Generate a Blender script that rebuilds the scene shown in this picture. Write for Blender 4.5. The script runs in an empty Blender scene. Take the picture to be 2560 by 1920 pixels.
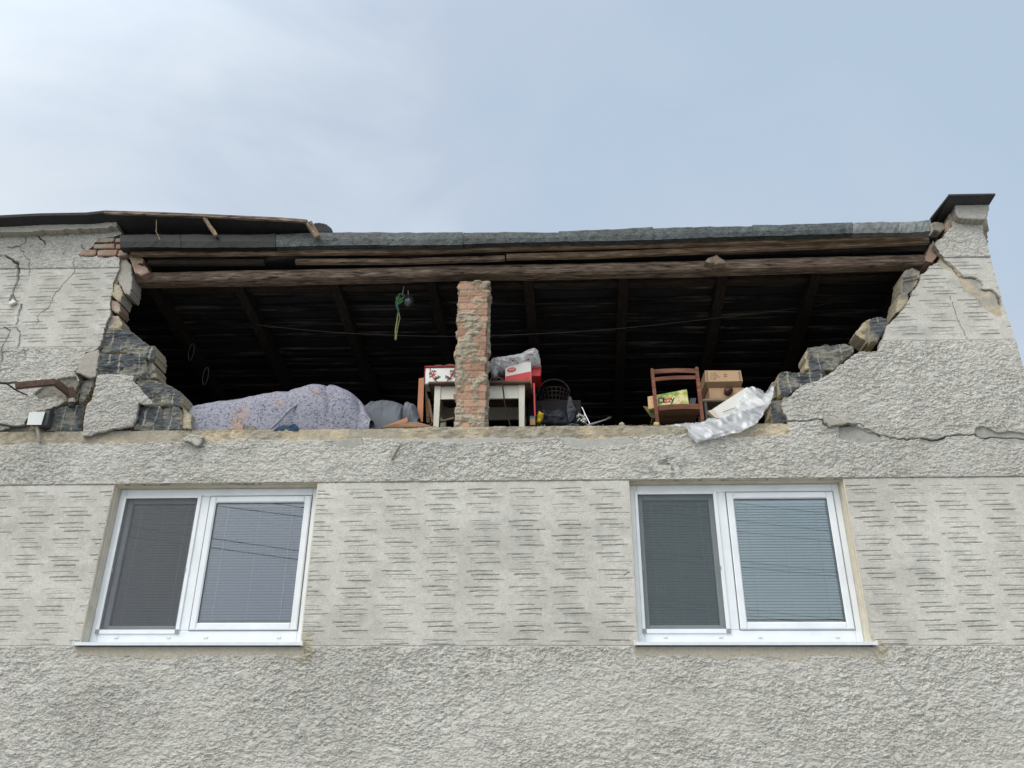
import bpy, math, random
import numpy as np
from mathutils import Vector
random.seed(7); rng = np.random.default_rng(7)
S = bpy.context.scene
C = S.collection
# ------------------------------------------------------------------ camera
CD, CH, FPX = 7.2, 1.6, 2100.0          # distance from the wall, eye height, focal length in 2560-px units
YAW, PITCH, ROLL = 0.046, 0.4401, 0.0062
def basis():
    cy, sy = math.cos(YAW), math.sin(YAW); cp, sp = math.cos(PITCH), math.sin(PITCH)
    F = np.array([-sy*cp, cy*cp, sp]); R = np.array([cy, sy, 0.0]); U = np.cross(R, F)
    return R*math.cos(ROLL)+U*math.sin(ROLL), -R*math.sin(ROLL)+U*math.cos(ROLL), F
CR, CU, CF = basis()
CO = np.array([0.0, -CD, CH])
def W(u, v, y=0.0):                      # survey helper: a sight line met with the vertical plane at depth y
    d = CF*FPX+CR*(u-1280)-CU*(v-960); return CO+d*((y+CD)/d[1])
from mathutils import Matrix
cam_d = bpy.data.cameras.new('camera'); cam = bpy.data.objects.new('camera', cam_d); C.objects.link(cam)
cam.matrix_world = Matrix(((CR[0], CU[0], -CF[0], CO[0]), (CR[1], CU[1], -CF[1], CO[1]), (CR[2], CU[2], -CF[2], CO[2]), (0, 0, 0, 1)))
cam_d.sensor_fit = 'HORIZONTAL'; cam_d.sensor_width = 36.0; cam_d.lens = 36.0*FPX/2560.0
cam_d.clip_start = 0.1; cam_d.clip_end = 2000
S.camera = cam
# ------------------------------------------------------------------ world
SUN_EL, SUN_AZ = math.radians(52), math.radians(215)     # azimuth clockwise from +y
w = bpy.data.worlds.new('World'); S.world = w; w.use_nodes = True
nt = w.node_tree; nt.nodes.clear()
N = lambda t, **k: (lambda n: ([setattr(n, a, b) for a, b in k.items()], n)[1])(nt.nodes.new(t))
L = nt.links.new
sky = N('ShaderNodeTexSky', sky_type='NISHITA', sun_disc=False, sun_elevation=SUN_EL, sun_rotation=SUN_AZ, air_density=1.0, dust_density=2.0)
tc = N('ShaderNodeTexCoord')
mp = N('ShaderNodeMapping'); mp.inputs['Scale'].default_value = (1.0, 1.0, 1.7); mp.inputs['Location'].default_value = (0.35, 0.1, 0.42)
L(tc.outputs['Generated'], mp.inputs['Vector'])
n1 = N('ShaderNodeTexNoise'); n1.inputs['Scale'].default_value = 1.7; n1.inputs['Detail'].default_value = 7; n1.inputs['Roughness'].default_value = 0.48; n1.inputs['Distortion'].default_value = 0.5
L(mp.outputs['Vector'], n1.inputs['Vector'])
# broad brightness: towards the left of the view and low down the cloud is thinner and brighter
dot = N('ShaderNodeVectorMath', operation='DOT_PRODUCT'); dot.inputs[1].default_value = (-0.72, 0.0, -0.85); L(tc.outputs['Generated'], dot.inputs[0])
ad = N('ShaderNodeMath', operation='MULTIPLY_ADD'); ad.inputs[1].default_value = 0.70; L(dot.outputs['Value'], ad.inputs[0])
n2 = N('ShaderNodeTexNoise'); n2.inputs['Scale'].default_value = 4.5; n2.inputs['Detail'].default_value = 8; n2.inputs['Roughness'].default_value = 0.5; n2.inputs['Distortion'].default_value = 1.0; L(mp.outputs['Vector'], n2.inputs['Vector'])
ad2 = N('ShaderNodeMath', operation='MULTIPLY_ADD'); ad2.inputs[1].default_value = 0.36; L(n2.outputs['Fac'], ad2.inputs[0]); ad3 = N('ShaderNodeMath', operation='MULTIPLY_ADD'); ad3.inputs[1].default_value = 1.25; ad3.inputs[2].default_value = -0.205; L(n1.outputs['Fac'], ad3.inputs[0]); L(ad3.outputs[0], ad2.inputs[2]); L(ad2.outputs[0], ad.inputs[2])
cr = N('ShaderNodeValToRGB'); e = cr.color_ramp.elements
e[0].position = -0.0; e[0].color = (0.515, 0.642, 0.79, 1); e[1].position = 0.50; e[1].color = (0.80, 0.88, 0.96, 1)
m_ = cr.color_ramp.elements.new(0.22); m_.color = (0.58, 0.675, 0.805, 1)
L(ad.outputs[0], cr.inputs['Fac'])
# brighter vault overhead and round the veiled sun (both behind the camera)
d2 = N('ShaderNodeVectorMath', operation='DOT_PRODUCT')
sd = Vector((math.sin(SUN_AZ)*math.cos(SUN_EL), math.cos(SUN_AZ)*math.cos(SUN_EL), math.sin(SUN_EL)))
d2.inputs[1].default_value = sd; L(tc.outputs['Generated'], d2.inputs[0])
mr = N('ShaderNodeMapRange', interpolation_type='SMOOTHSTEP'); mr.inputs[1].default_value = 0.25; mr.inputs[2].default_value = 1.0; mr.inputs[3].default_value = 10.0; mr.inputs[4].default_value = 27.0
L(d2.outputs['Value'], mr.inputs[0])
mw = N('ShaderNodeMapRange', interpolation_type='SMOOTHSTEP'); mw.inputs[1].default_value = 0.5; mw.inputs[2].default_value = 0.95; L(d2.outputs['Value'], mw.inputs[0])
wm = N('ShaderNodeMix', data_type='RGBA'); wm.inputs[7].default_value = (0.81, 0.795, 0.75, 1); L(mw.outputs[0], wm.inputs[0]); L(cr.outputs['Color'], wm.inputs[6])
vm = N('ShaderNodeVectorMath', operation='SCALE'); L(wm.outputs[2], vm.inputs[0]); L(mr.outputs[0], vm.inputs['Scale'])
mx = N('ShaderNodeMix', data_type='RGBA'); mx.inputs[0].default_value = 0.88
L(sky.outputs['Color'], mx.inputs[6]); L(vm.outputs['Vector'], mx.inputs[7])
bg = N('ShaderNodeBackground'); bg.inputs['Strength'].default_value = 0.1; L(mx.outputs[2], bg.inputs['Color'])
wo = N('ShaderNodeOutputWorld'); L(bg.outputs[0], wo.inputs['Surface'])
# ------------------------------------------------------------------ veiled sun
sl = bpy.data.lights.new('sun', 'SUN'); sl.energy = 1.3; sl.angle = math.radians(35); sl.color = (1.0, 0.955, 0.885)
so = bpy.data.objects.new('sun', sl); C.objects.link(so); so.rotation_euler = (-sd).to_track_quat('-Z', 'Y').to_euler(); so.location = (0, 0, 20)
S.view_settings.view_transform = 'Standard'; S.view_settings.look = 'None'; S.view_settings.exposure = 0.0; S.view_settings.gamma = 1.0
S.render.engine = 'CYCLES'
S.cycles.max_bounces = 8; S.cycles.transparent_max_bounces = 16

# ------------------------------------------------------------------ numpy noise
def vnoise(x, z, seed=0):
    x = np.asarray(x, float); z = np.asarray(z, float)
    r = np.random.default_rng(seed); T = r.random((256, 256))
    xi = np.floor(x).astype(int); zi = np.floor(z).astype(int); fx = x-xi; fz = z-zi
    fx = fx*fx*fx*(fx*(fx*6-15)+10); fz = fz*fz*fz*(fz*(fz*6-15)+10)
    a = T[xi & 255, zi & 255]; b = T[(xi+1) & 255, zi & 255]; c = T[xi & 255, (zi+1) & 255]; d = T[(xi+1) & 255, (zi+1) & 255]
    return (a*(1-fx)+b*fx)*(1-fz)+(c*(1-fx)+d*fx)*fz
def fbm(x, z, sx, sz, octv=4, seed=0, gain=0.5):
    s = 0; a = 1.0; t = 0
    for i in range(octv):
        s = s+a*vnoise(np.asarray(x)*sx*2.03**i+13.7*i, np.asarray(z)*sz*2.03**i+7.1*i, seed+i); t += a; a *= gain
    return s/t
def sst(a, b, x):
    t = np.clip((x-a)/(b-a), 0, 1); return t*t*(3-2*t)
def inside(x, z, poly):
    r = np.zeros(np.shape(x), bool); n = len(poly)
    for i in range(n):
        x0, z0 = poly[i]; x1, z1 = poly[(i+1) % n]
        if z0 == z1: continue
        c = ((z0 > z) != (z1 > z)) & (x < (x1-x0)*(z-z0)/(z1-z0)+x0); r ^= c
    return r
def segdist(x, z, pts, closed=False):
    d = np.full(np.shape(x), 1e9); n = len(pts); t_all = np.zeros(np.shape(x)); m = n if closed else n-1
    for i in range(m):
        a = pts[i]; b = pts[(i+1) % n]; vx, vz = b[0]-a[0], b[1]-a[1]; l2 = vx*vx+vz*vz+1e-12
        t = np.clip(((x-a[0])*vx+(z-a[1])*vz)/l2, 0, 1); dd = np.hypot(x-a[0]-t*vx, z-a[1]-t*vz)
        q = dd < d; d = np.where(q, dd, d); t_all = np.where(q, (i+t)/m, t_all)
    return d, t_all
def PZ(pts, y=0.0): return [tuple(W(u, v, y)[[0, 2]]) for u, v in pts]

# ------------------------------------------------------------------ materials
def new_mat(name):
    m = bpy.data.materials.new(name); m.use_nodes = True; t = m.node_tree; t.nodes.clear()
    o = t.nodes.new('ShaderNodeOutputMaterial'); b = t.nodes.new('ShaderNodeBsdfPrincipled'); t.links.new(b.outputs[0], o.inputs[0]); return m, t, b
def noise_node(t, scale, detail=4, vec=(1, 1, 1), rough=0.6, dist=0.0):
    tc = t.nodes.new('ShaderNodeTexCoord'); mp = t.nodes.new('ShaderNodeMapping'); mp.inputs['Scale'].default_value = vec
    n = t.nodes.new('ShaderNodeTexNoise'); n.inputs['Scale'].default_value = scale; n.inputs['Detail'].default_value = detail; n.inputs['Roughness'].default_value = rough; n.inputs['Distortion'].default_value = dist
    t.links.new(tc.outputs['Object'], mp.inputs[0]); t.links.new(mp.outputs[0], n.inputs['Vector']); return n
def ramp(t, fac, stops):
    r = t.nodes.new('ShaderNodeValToRGB'); els = r.color_ramp.elements
    while len(els) < len(stops): els.new(0.5)
    for el, (p, c) in zip(els, stops): el.position = p; el.color = (*c, 1)
    t.links.new(fac, r.inputs[0]); return r
def bump(t, b, fac, dist, strength=1.0):
    bp = t.nodes.new('ShaderNodeBump'); bp.inputs['Distance'].default_value = dist; bp.inputs['Strength'].default_value = strength
    t.links.new(fac, bp.inputs['Height']); t.links.new(bp.outputs[0], b.inputs['Normal']); return bp
def mat(name, c, rough=0.7, var=0.25, scale=6, metal=0.0, bmp=0.0, vec=(1, 1, 1), detail=5, spec=None, c2=None):
    m, t, b = new_mat(name); n = noise_node(t, scale, detail, vec)
    lo = tuple(max(0, x*(1-var)) for x in c); hi = c2 if c2 else tuple(min(1, x*(1+var)) for x in c)
    r = ramp(t, n.outputs['Fac'], [(0.3, lo), (0.7, hi)]); t.links.new(r.outputs[0], b.inputs['Base Color'])
    b.inputs['Roughness'].default_value = rough; b.inputs['Metallic'].default_value = metal
    if spec is not None: b.inputs['Specular IOR Level'].default_value = spec
    if bmp: bump(t, b, n.outputs['Fac'], bmp)
    return m
def attr_mat(name, fine=60, bmp=0.003, var=0.18, spec=0.3, rough=0.92):
    m, t, b = new_mat(name)
    a = t.nodes.new('ShaderNodeVertexColor'); a.layer_name = 'Col'
    n = noise_node(t, fine, 6); r = ramp(t, n.outputs['Fac'], [(0.25, (1-var,)*3), (0.75, (1+var,)*3)])
    n2 = noise_node(t, 1.6, 6); r2 = ramp(t, n2.outputs['Fac'], [(0.3, (0.90, 0.895, 0.88)), (0.7, (1.05, 1.05, 1.05))])
    x = t.nodes.new('ShaderNodeMix'); x.data_type = 'RGBA'; x.blend_type = 'MULTIPLY'; x.inputs[0].default_value = 1
    t.links.new(a.outputs[0], x.inputs[6]); t.links.new(r.outputs[0], x.inputs[7])
    y = t.nodes.new('ShaderNodeMix'); y.data_type = 'RGBA'; y.blend_type = 'MULTIPLY'; y.inputs[0].default_value = 1
    t.links.new(x.outputs[2], y.inputs[6]); t.links.new(r2.outputs[0], y.inputs[7]); t.links.new(y.outputs[2], b.inputs['Base Color'])
    b.inputs['Roughness'].default_value = rough; b.inputs['Specular IOR Level'].default_value = spec
    bp1 = bump(t, b, n.outputs['Fac'], bmp, 0.8)
    if name == 'facade':                 # torn fine rough-cast flakes where the alpha of the colour layer says so
        last = bp1
        for sc_, ds, dist_ in ((1.0, 0.9, 0.0040), (1.75, 0.7, 0.0022)):
            f1 = noise_node(t, 20*sc_, 3, (1, 1, 1.75), 0.55, ds); rr = ramp(t, f1.outputs['Fac'], [(0.36, (0, 0, 0)), (0.375, (.28,)*3), (0.455, (.36,)*3), (0.47, (.66,)*3), (0.545, (.72,)*3), (0.56, (1, 1, 1))])
            ml = t.nodes.new('ShaderNodeMath'); ml.operation = 'MULTIPLY'; t.links.new(rr.outputs[0], ml.inputs[0]); t.links.new(a.outputs[1], ml.inputs[1])
            b2 = t.nodes.new('ShaderNodeBump'); b2.inputs['Distance'].default_value = dist_; b2.inputs['Strength'].default_value = 1.0
            t.links.new(ml.outputs[0], b2.inputs['Height']); t.links.new(last.outputs[0], b2.inputs['Normal']); t.links.new(b2.outputs[0], b.inputs['Normal']); last = b2
    return m
def wood(name, stops, axis='x', scale=5, bmp=0.004, rough=0.85, k=9):
    m, t, b = new_mat(name); v = {'x': (0.12*k/9, 1, 1), 'y': (1, 0.12, 1), 'z': (1, 1, 0.12)}[axis]
    n = noise_node(t, scale*k, 6, v, 0.65, 0.4); r = ramp(t, n.outputs['Fac'], stops); n2 = noise_node(t, 1.3, 4)
    r2 = ramp(t, n2.outputs['Fac'], [(0.3, (0.6,)*3), (0.7, (1.25,)*3)])
    x = t.nodes.new('ShaderNodeMix'); x.data_type = 'RGBA'; x.blend_type = 'MULTIPLY'; x.inputs[0].default_value = 1
    t.links.new(r.outputs[0], x.inputs[6]); t.links.new(r2.outputs[0], x.inputs[7]); t.links.new(x.outputs[2], b.inputs['Base Color'])
    b.inputs['Roughness'].default_value = rough; b.inputs['Specular IOR Level'].default_value = 0.25; bump(t, b, n.outputs['Fac'], bmp); return m
M = {}
M['facade'] = attr_mat('facade')
M['block'] = attr_mat('block', 45, 0.005, 0.3)
M['brick'] = attr_mat('brick', 70, 0.004, 0.22)
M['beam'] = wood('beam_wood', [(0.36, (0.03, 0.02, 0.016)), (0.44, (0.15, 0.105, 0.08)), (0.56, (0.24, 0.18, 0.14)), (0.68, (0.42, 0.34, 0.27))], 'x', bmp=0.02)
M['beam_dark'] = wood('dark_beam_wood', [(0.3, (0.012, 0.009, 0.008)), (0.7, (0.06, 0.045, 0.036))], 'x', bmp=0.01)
M['fascia_wood'] = wood('fascia_wood', [(0.28, (0.05, 0.032, 0.022)), (0.5, (0.19, 0.13, 0.09)), (0.75, (0.40, 0.31, 0.22))], 'x', bmp=0.01)
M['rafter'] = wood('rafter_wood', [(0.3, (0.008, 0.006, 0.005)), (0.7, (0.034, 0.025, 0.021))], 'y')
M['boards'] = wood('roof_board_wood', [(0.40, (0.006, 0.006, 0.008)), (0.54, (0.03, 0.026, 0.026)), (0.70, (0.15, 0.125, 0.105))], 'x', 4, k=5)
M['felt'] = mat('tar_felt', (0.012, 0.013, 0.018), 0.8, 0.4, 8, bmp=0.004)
M['felt_top'] = mat('roof_felt_edge', (0.016, 0.016, 0.018), 0.8, 0.4, 12, bmp=0.004)
M['dark_int'] = mat('attic_dark', (0.02, 0.018, 0.018), 0.95, 0.4, 3)
M['floor'] = mat('attic_floor', (0.035, 0.03, 0.028), 0.95, 0.4, 3)
M['pvc'] = mat('window_pvc', (0.72, 0.755, 0.79), 0.4, 0.07, 5, bmp=0.0008)
M['rubber'] = mat('rubber_seal', (0.03, 0.03, 0.032), 0.6, 0.1)
M['sill'] = mat('sill_metal', (0.66, 0.71, 0.77), 0.4, 0.06, 14)
M['greycap'] = mat('screen_corner', (0.25, 0.24, 0.25), 0.5, 0.05)
M['cream'] = mat('cream_plastic', (0.7, 0.68, 0.60), 0.5, 0.04)
M['reveal'] = mat('window_reveal', (0.60, 0.555, 0.455), 0.9, 0.12, 9, bmp=0.003)
M['cord'] = mat('blind_cord', (0.75, 0.78, 0.8), 0.6, 0.02)
M['room'] = mat('room_dark', (0.06, 0.06, 0.065), 0.9, 0.1)
M['table_white'] = mat('table_paint', (0.62, 0.60, 0.52), 0.55, 0.1, 7)
M['table_brown'] = wood('table_brown', [(0.3, (0.07, 0.04, 0.03)), (0.7, (0.22, 0.15, 0.11))], 'x')
M['chair'] = wood('chair_wood', [(0.3, (0.11, 0.035, 0.02)), (0.6, (0.23, 0.085, 0.05)), (0.8, (0.42, 0.24, 0.16))], 'x', 3, 0.002, 0.5)
M['orange_wood'] = mat('orange_board', (0.42, 0.17, 0.08), 0.6, 0.15, 10, vec=(1, 1, .1))
M['lath'] = wood('lath_wood', [(0.3, (0.12, 0.08, 0.055)), (0.7, (0.42, 0.32, 0.22))], 'y', 6)
M['brown_board'] = wood('brown_board', [(0.3, (0.13, 0.075, 0.05)), (0.7, (0.30, 0.19, 0.12))], 'x', 3)
M['card'] = mat('cardboard', (0.40, 0.265, 0.155), 0.85, 0.1, 8)
M['card_dark'] = mat('cardboard_brown', (0.30, 0.19, 0.11), 0.85, 0.15, 8)
M['ink'] = mat('print_ink', (0.05, 0.04, 0.035), 0.8, 0.1)
M['ink_soft'] = mat('print_ink_soft', (0.17, 0.11, 0.07), 0.8, 0.1)
M['white_card'] = mat('white_card', (0.70, 0.69, 0.64), 0.6, 0.05, 6)
M['red'] = mat('red_card', (0.58, 0.03, 0.035), 0.45, 0.1, 6)
M['dark_red'] = mat('dark_red', (0.30, 0.012, 0.02), 0.4, 0.15, 6)
M['enamel'] = mat('white_enamel', (0.80, 0.80, 0.79), 0.2, 0.03)
M['green_leaf'] = mat('leaf_green', (0.06, 0.13, 0.06), 0.5, 0.3, 40)
M['flower_red'] = mat('flower_red', (0.55, 0.03, 0.04), 0.5, 0.2, 40)
M['black'] = mat('black_plastic', (0.015, 0.015, 0.018), 0.45, 0.2)
M['cable'] = mat('black_cable', (0.015, 0.015, 0.017), 0.5, 0.2)
M['rust'] = mat('rusty_steel', (0.055, 0.035, 0.028), 0.75, 0.35, 22, bmp=0.004, c2=(0.13, 0.065, 0.04))
M['galv'] = mat('junction_cover', (0.62, 0.65, 0.64), 0.35, 0.05, 8)
M['box_grey'] = mat('junction_box', (0.07, 0.075, 0.07), 0.6, 0.2)
M['conduit'] = mat('conduit', (0.33, 0.31, 0.25), 0.7, 0.15)
M['grey_cloth'] = mat('grey_cloth', (0.12, 0.135, 0.155), 0.95, 0.2, 5)
M['blue_bag'] = mat('dark_blue_plastic', (0.010, 0.014, 0.024), 0.6, 0.4, 8)
M['teal'] = mat('teal_cloth', (0.02, 0.09, 0.085), 0.6, 0.3, 8)
M['navy'] = mat('navy_cloth', (0.01, 0.035, 0.075), 0.8, 0.3, 8)
M['yellow'] = mat('yellow_plastic', (0.60, 0.44, 0.03), 0.4, 0.15, 8)
M['basket'] = mat('basket_red', (0.018, 0.007, 0.006), 0.6, 0.4, 14)
M['pale_lace'] = mat('pale_lace', (0.08, 0.088, 0.10), 0.9, 0.3, 14)
M['ribbon'] = mat('green_ribbon', (0.07, 0.20, 0.075), 0.5, 0.2, 30)
M['ribbon_y'] = mat('yellow_green_string', (0.19, 0.21, 0.06), 0.6, 0.2, 30)
M['wire'] = mat('thin_wire', (0.07, 0.07, 0.07), 0.6, 0.1)
M['pale_wire'] = mat('pale_string', (0.42, 0.42, 0.40), 0.7, 0.1)
M['ground'] = mat('yard_ground', (0.24, 0.235, 0.21), 0.95, 0.25, 0.8, bmp=0.01)
M['brown_lump'] = mat('brown_plastic_bag', (0.06, 0.025, 0.018), 0.3, 0.3, 12)
M['mud'] = mat('mud_nest', (0.24, 0.19, 0.14), 0.95, 0.3, 20, bmp=0.01)
M['steel'] = mat('umbrella_steel', (0.3, 0.31, 0.33), 0.3, 0.2, 20, metal=0.8)
# weathered sheet metal with crystalline mottling
def metal_mat(name, lo, hi, sc=40):
    m, t, b = new_mat(name); n = noise_node(t, sc, 6, (0.6, 1, 1), 0.75, 1.2); n2 = noise_node(t, 2.2, 4)
    r = ramp(t, n.outputs['Fac'], [(0.38, lo), (0.62, hi)]); r2 = ramp(t, n2.outputs['Fac'], [(0.3, (0.45,)*3), (0.65, (1.1,)*3)])
    x = t.nodes.new('ShaderNodeMix'); x.data_type = 'RGBA'; x.blend_type = 'MULTIPLY'; x.inputs[0].default_value = 1
    t.links.new(r.outputs[0], x.inputs[6]); t.links.new(r2.outputs[0], x.inputs[7]); t.links.new(x.outputs[2], b.inputs['Base Color'])
    b.inputs['Roughness'].default_value = 0.6; b.inputs['Metallic'].default_value = 0.25; bump(t, b, n.outputs['Fac'], 0.002); return m
M['zinc'] = metal_mat('weathered_zinc', (0.020, 0.026, 0.028), (0.125, 0.145, 0.15), 30)
M['zinc_light'] = metal_mat('pale_zinc', (0.13, 0.142, 0.142), (0.25, 0.27, 0.27), 18)
M['zinc_shaded'] = metal_mat('shaded_zinc', (0.005, 0.006, 0.007), (0.020, 0.025, 0.025))  # same zinc, shade near the lifted deck put into its colour
M['cap'] = mat('cap_sheet', (0.035, 0.036, 0.04), 0.6, 0.3, 10, metal=0.2)
def thin_mat(name, col, opacity, rough=0.6, pat=None, pat_scale=30, pat_op=0.95, pat_col=None):
    m = bpy.data.materials.new(name); m.use_nodes = True; t = m.node_tree; t.nodes.clear()
    o = t.nodes.new('ShaderNodeOutputMaterial'); b = t.nodes.new('ShaderNodeBsdfPrincipled'); tr = t.nodes.new('ShaderNodeBsdfTransparent'); mx = t.nodes.new('ShaderNodeMixShader')
    b.inputs['Base Color'].default_value = (*col, 1); b.inputs['Roughness'].default_value = rough
    if pat:
        tc = t.nodes.new('ShaderNodeTexCoord'); v = t.nodes.new('ShaderNodeTexVoronoi'); v.inputs['Scale'].default_value = pat_scale; v.distance = 'MINKOWSKI'; v.inputs['Exponent'].default_value = 0.62; mp = t.nodes.new('ShaderNodeMapping'); mp.inputs['Rotation'].default_value = (0.3, 0.6, 0.2); mp.inputs['Scale'].default_value = (1, 1, 1.3); t.links.new(tc.outputs['Object'], mp.inputs[0]); t.links.new(mp.outputs[0], v.inputs['Vector'])
        r = t.nodes.new('ShaderNodeMapRange'); r.inputs[1].default_value = pat; r.inputs[2].default_value = pat+0.06; r.inputs[3].default_value = pat_op; r.inputs[4].default_value = opacity
        t.links.new(v.outputs['Distance'], r.inputs[0]); t.links.new(r.outputs[0], mx.inputs[0])
    else: mx.inputs[0].default_value = opacity
    t.links.new(tr.outputs[0], mx.inputs[1]); t.links.new(b.outputs[0], mx.inputs[2]); t.links.new(mx.outputs[0], o.inputs[0]); return m
M['mesh1'] = thin_mat('insect_mesh', (0.085, 0.09, 0.10), 0.34, 0.8)
M['mesh2'] = thin_mat('insect_mesh_b', (0.09, 0.115, 0.12), 0.34, 0.8)
def lace_mat():
    m = bpy.data.materials.new('lace_curtain'); m.use_nodes = True; t = m.node_tree; t.nodes.clear()
    o = t.nodes.new('ShaderNodeOutputMaterial'); b = t.nodes.new('ShaderNodeBsdfPrincipled'); tr = t.nodes.new('ShaderNodeBsdfTransparent'); mx = t.nodes.new('ShaderNodeMixShader')
    tc = t.nodes.new('ShaderNodeTexCoord'); mp = t.nodes.new('ShaderNodeMapping'); mp.inputs['Rotation'].default_value = (0.0, 0.8, 0.0); mp.inputs['Scale'].default_value = (1.7, 0.3, 0.85)
    nz = t.nodes.new('ShaderNodeTexNoise'); nz.inputs['Scale'].default_value = 9; ad = t.nodes.new('ShaderNodeMix'); ad.data_type = 'RGBA'; ad.blend_type = 'ADD'; ad.inputs[0].default_value = 0.10
    t.links.new(tc.outputs['Object'], mp.inputs[0]); t.links.new(tc.outputs['Object'], nz.inputs['Vector']); t.links.new(mp.outputs[0], ad.inputs[6]); t.links.new(nz.outputs['Color'], ad.inputs[7])
    v = t.nodes.new('ShaderNodeTexVoronoi'); v.inputs['Scale'].default_value = 9; t.links.new(ad.outputs[2], v.inputs['Vector'])
    r = t.nodes.new('ShaderNodeMapRange'); r.inputs[1].default_value = 0.20; r.inputs[2].default_value = 0.50; r.inputs[3].default_value = 0.92; r.inputs[4].default_value = 0.62
    t.links.new(v.outputs['Distance'], r.inputs[0]); t.links.new(r.outputs[0], mx.inputs[0])
    c = ramp(t, v.outputs['Distance'], [(0.22, (0.84, 0.85, 0.88)), (0.48, (0.66, 0.68, 0.71))]); t.links.new(c.outputs[0], b.inputs['Base Color']); b.inputs['Roughness'].default_value = 0.95
    t.links.new(tr.outputs[0], mx.inputs[1]); t.links.new(b.outputs[0], mx.inputs[2]); t.links.new(mx.outputs[0], o.inputs[0]); return m
M['lace'] = lace_mat()
def glass_mat():
    m = bpy.data.materials.new('window_glass'); m.use_nodes = True; t = m.node_tree; t.nodes.clear()
    o = t.nodes.new('ShaderNodeOutputMaterial'); tr = t.nodes.new('ShaderNodeBsdfTransparent'); g = t.nodes.new('ShaderNodeBsdfGlossy'); mx = t.nodes.new('ShaderNodeMixShader'); f = t.nodes.new('ShaderNodeFresnel')
    f.inputs['IOR'].default_value = 1.75; g.inputs['Roughness'].default_value = 0.01; tr.inputs['Color'].default_value = (0.92, 0.96, 0.97, 1)
    t.links.new(f.outputs[0], mx.inputs[0]); t.links.new(tr.outputs[0], mx.inputs[1]); t.links.new(g.outputs[0], mx.inputs[2]); t.links.new(mx.outputs[0], o.inputs[0]); return m
M['glass'] = glass_mat()
def blind_mat(name, c): return mat(name, c, 0.5, 0.03, 2)
M['blind1'] = blind_mat('blind_slats_lilac', (0.33, 0.38, 0.56)); M['blind2'] = blind_mat('blind_slats_pale', (0.93, 0.97, 0.97)); M['blind3'] = blind_mat('blind_slats_grey', (0.40, 0.42, 0.47))
def sheet_mat():                          # lilac bed sheet printed with small squiggles and orange sprays
    m, t, b = new_mat('printed_sheet')
    n = noise_node(t, 17, 3, (1, 1, 1.5), 0.5, 1.8); n2 = noise_node(t, 42, 2, (1, 1, 1), 0.5, 0.8); n3 = noise_node(t, 4.2, 2)
    r = ramp(t, n.outputs['Fac'], [(0.43, (1, 1, 1)), (0.465, (0, 0, 0)), (0.51, (0, 0, 0)), (0.545, (1, 1, 1))])
    r2 = ramp(t, n2.outputs['Fac'], [(0.44, (1, 1, 1)), (0.50, (0, 0, 0))])
    mm = t.nodes.new('ShaderNodeMath'); mm.operation = 'MAXIMUM'; t.links.new(r.outputs[0], mm.inputs[0]); t.links.new(r2.outputs[0], mm.inputs[1])
    base = ramp(t, n3.outputs['Fac'], [(0.62, (0.31, 0.31, 0.365)), (0.70, (0.37, 0.29, 0.27))])
    x = t.nodes.new('ShaderNodeMix'); x.data_type = 'RGBA'; t.links.new(mm.outputs[0], x.inputs[0]); x.inputs[6].default_value = (0.11, 0.115, 0.165, 1); t.links.new(base.outputs[0], x.inputs[7])
    t.links.new(x.outputs[2], b.inputs['Base Color']); b.inputs['Roughness'].default_value = 0.95; b.inputs['Specular IOR Level'].default_value = 0.1; return m
M['sheet'] = sheet_mat()
def bag_mat():
    m, t, b = new_mat('printed_bag'); v = noise_node(t, 26, 1); r = ramp(t, v.outputs['Fac'], [(0.66, (0.66, 0.68, 0.71)), (0.68, (0.60, 0.05, 0.07))])
    t.links.new(r.outputs[0], b.inputs['Base Color']); b.inputs['Roughness'].default_value = 0.4; n = noise_node(t, 18, 5, dist=1.0); bump(t, b, n.outputs['Fac'], 0.03); return m
M['bag'] = bag_mat()
def juice_mat():
    m, t, b = new_mat('juice_carton'); n = noise_node(t, 12, 3, (1, 1, 1.2)); r = ramp(t, n.outputs['Fac'], [(0.33, (0.12, 0.24, 0.03)), (0.46, (0.33, 0.40, 0.08)), (0.54, (0.60, 0.52, 0.16)), (0.62, (0.62, 0.60, 0.45)), (0.72, (0.60, 0.22, 0.04))])
    t.links.new(r.outputs[0], b.inputs['Base Color']); b.inputs['Roughness'].default_value = 0.35; return m
M['juice'] = juice_mat()

# ------------------------------------------------------------------ object helpers
ROOT = {}
def tag(o, label=None, cat=None, group=None, kind=None):
    if label: o['label'] = label
    if cat: o['category'] = cat
    if group: o['group'] = group
    if kind: o['kind'] = kind
    return o
def thing(name, label, cat, loc, group=None):
    o = bpy.data.objects.new(name, None); C.objects.link(o); o.location = tuple(float(a) for a in loc); o.empty_display_size = 0.1
    ROOT[o] = np.array(loc, float); return tag(o, label, cat, group)
def link(name, me, m, parent=None, origin=None, smooth=False):
    """me holds world-space vertices; shift them to the root's frame"""
    org = ROOT[parent] if parent else (np.array(origin, float) if origin is not None else None)
    n = len(me.vertices); co = np.empty(n*3); me.vertices.foreach_get('co', co); co = co.reshape(-1, 3)
    if org is None: org = np.array([co[:, 0].mean(), co[:, 1].mean(), co[:, 2].min()])
    me.vertices.foreach_set('co', (co-org).ravel()); me.update()
    o = bpy.data.objects.new(name, me); C.objects.link(o); me.materials.append(m)
    if parent: o.parent = parent
    else: o.location = tuple(float(a) for a in org)
    ROOT[o] = org
    if smooth: me.polygons.foreach_set('use_smooth', np.ones(len(me.polygons), bool))
    return o
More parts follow.
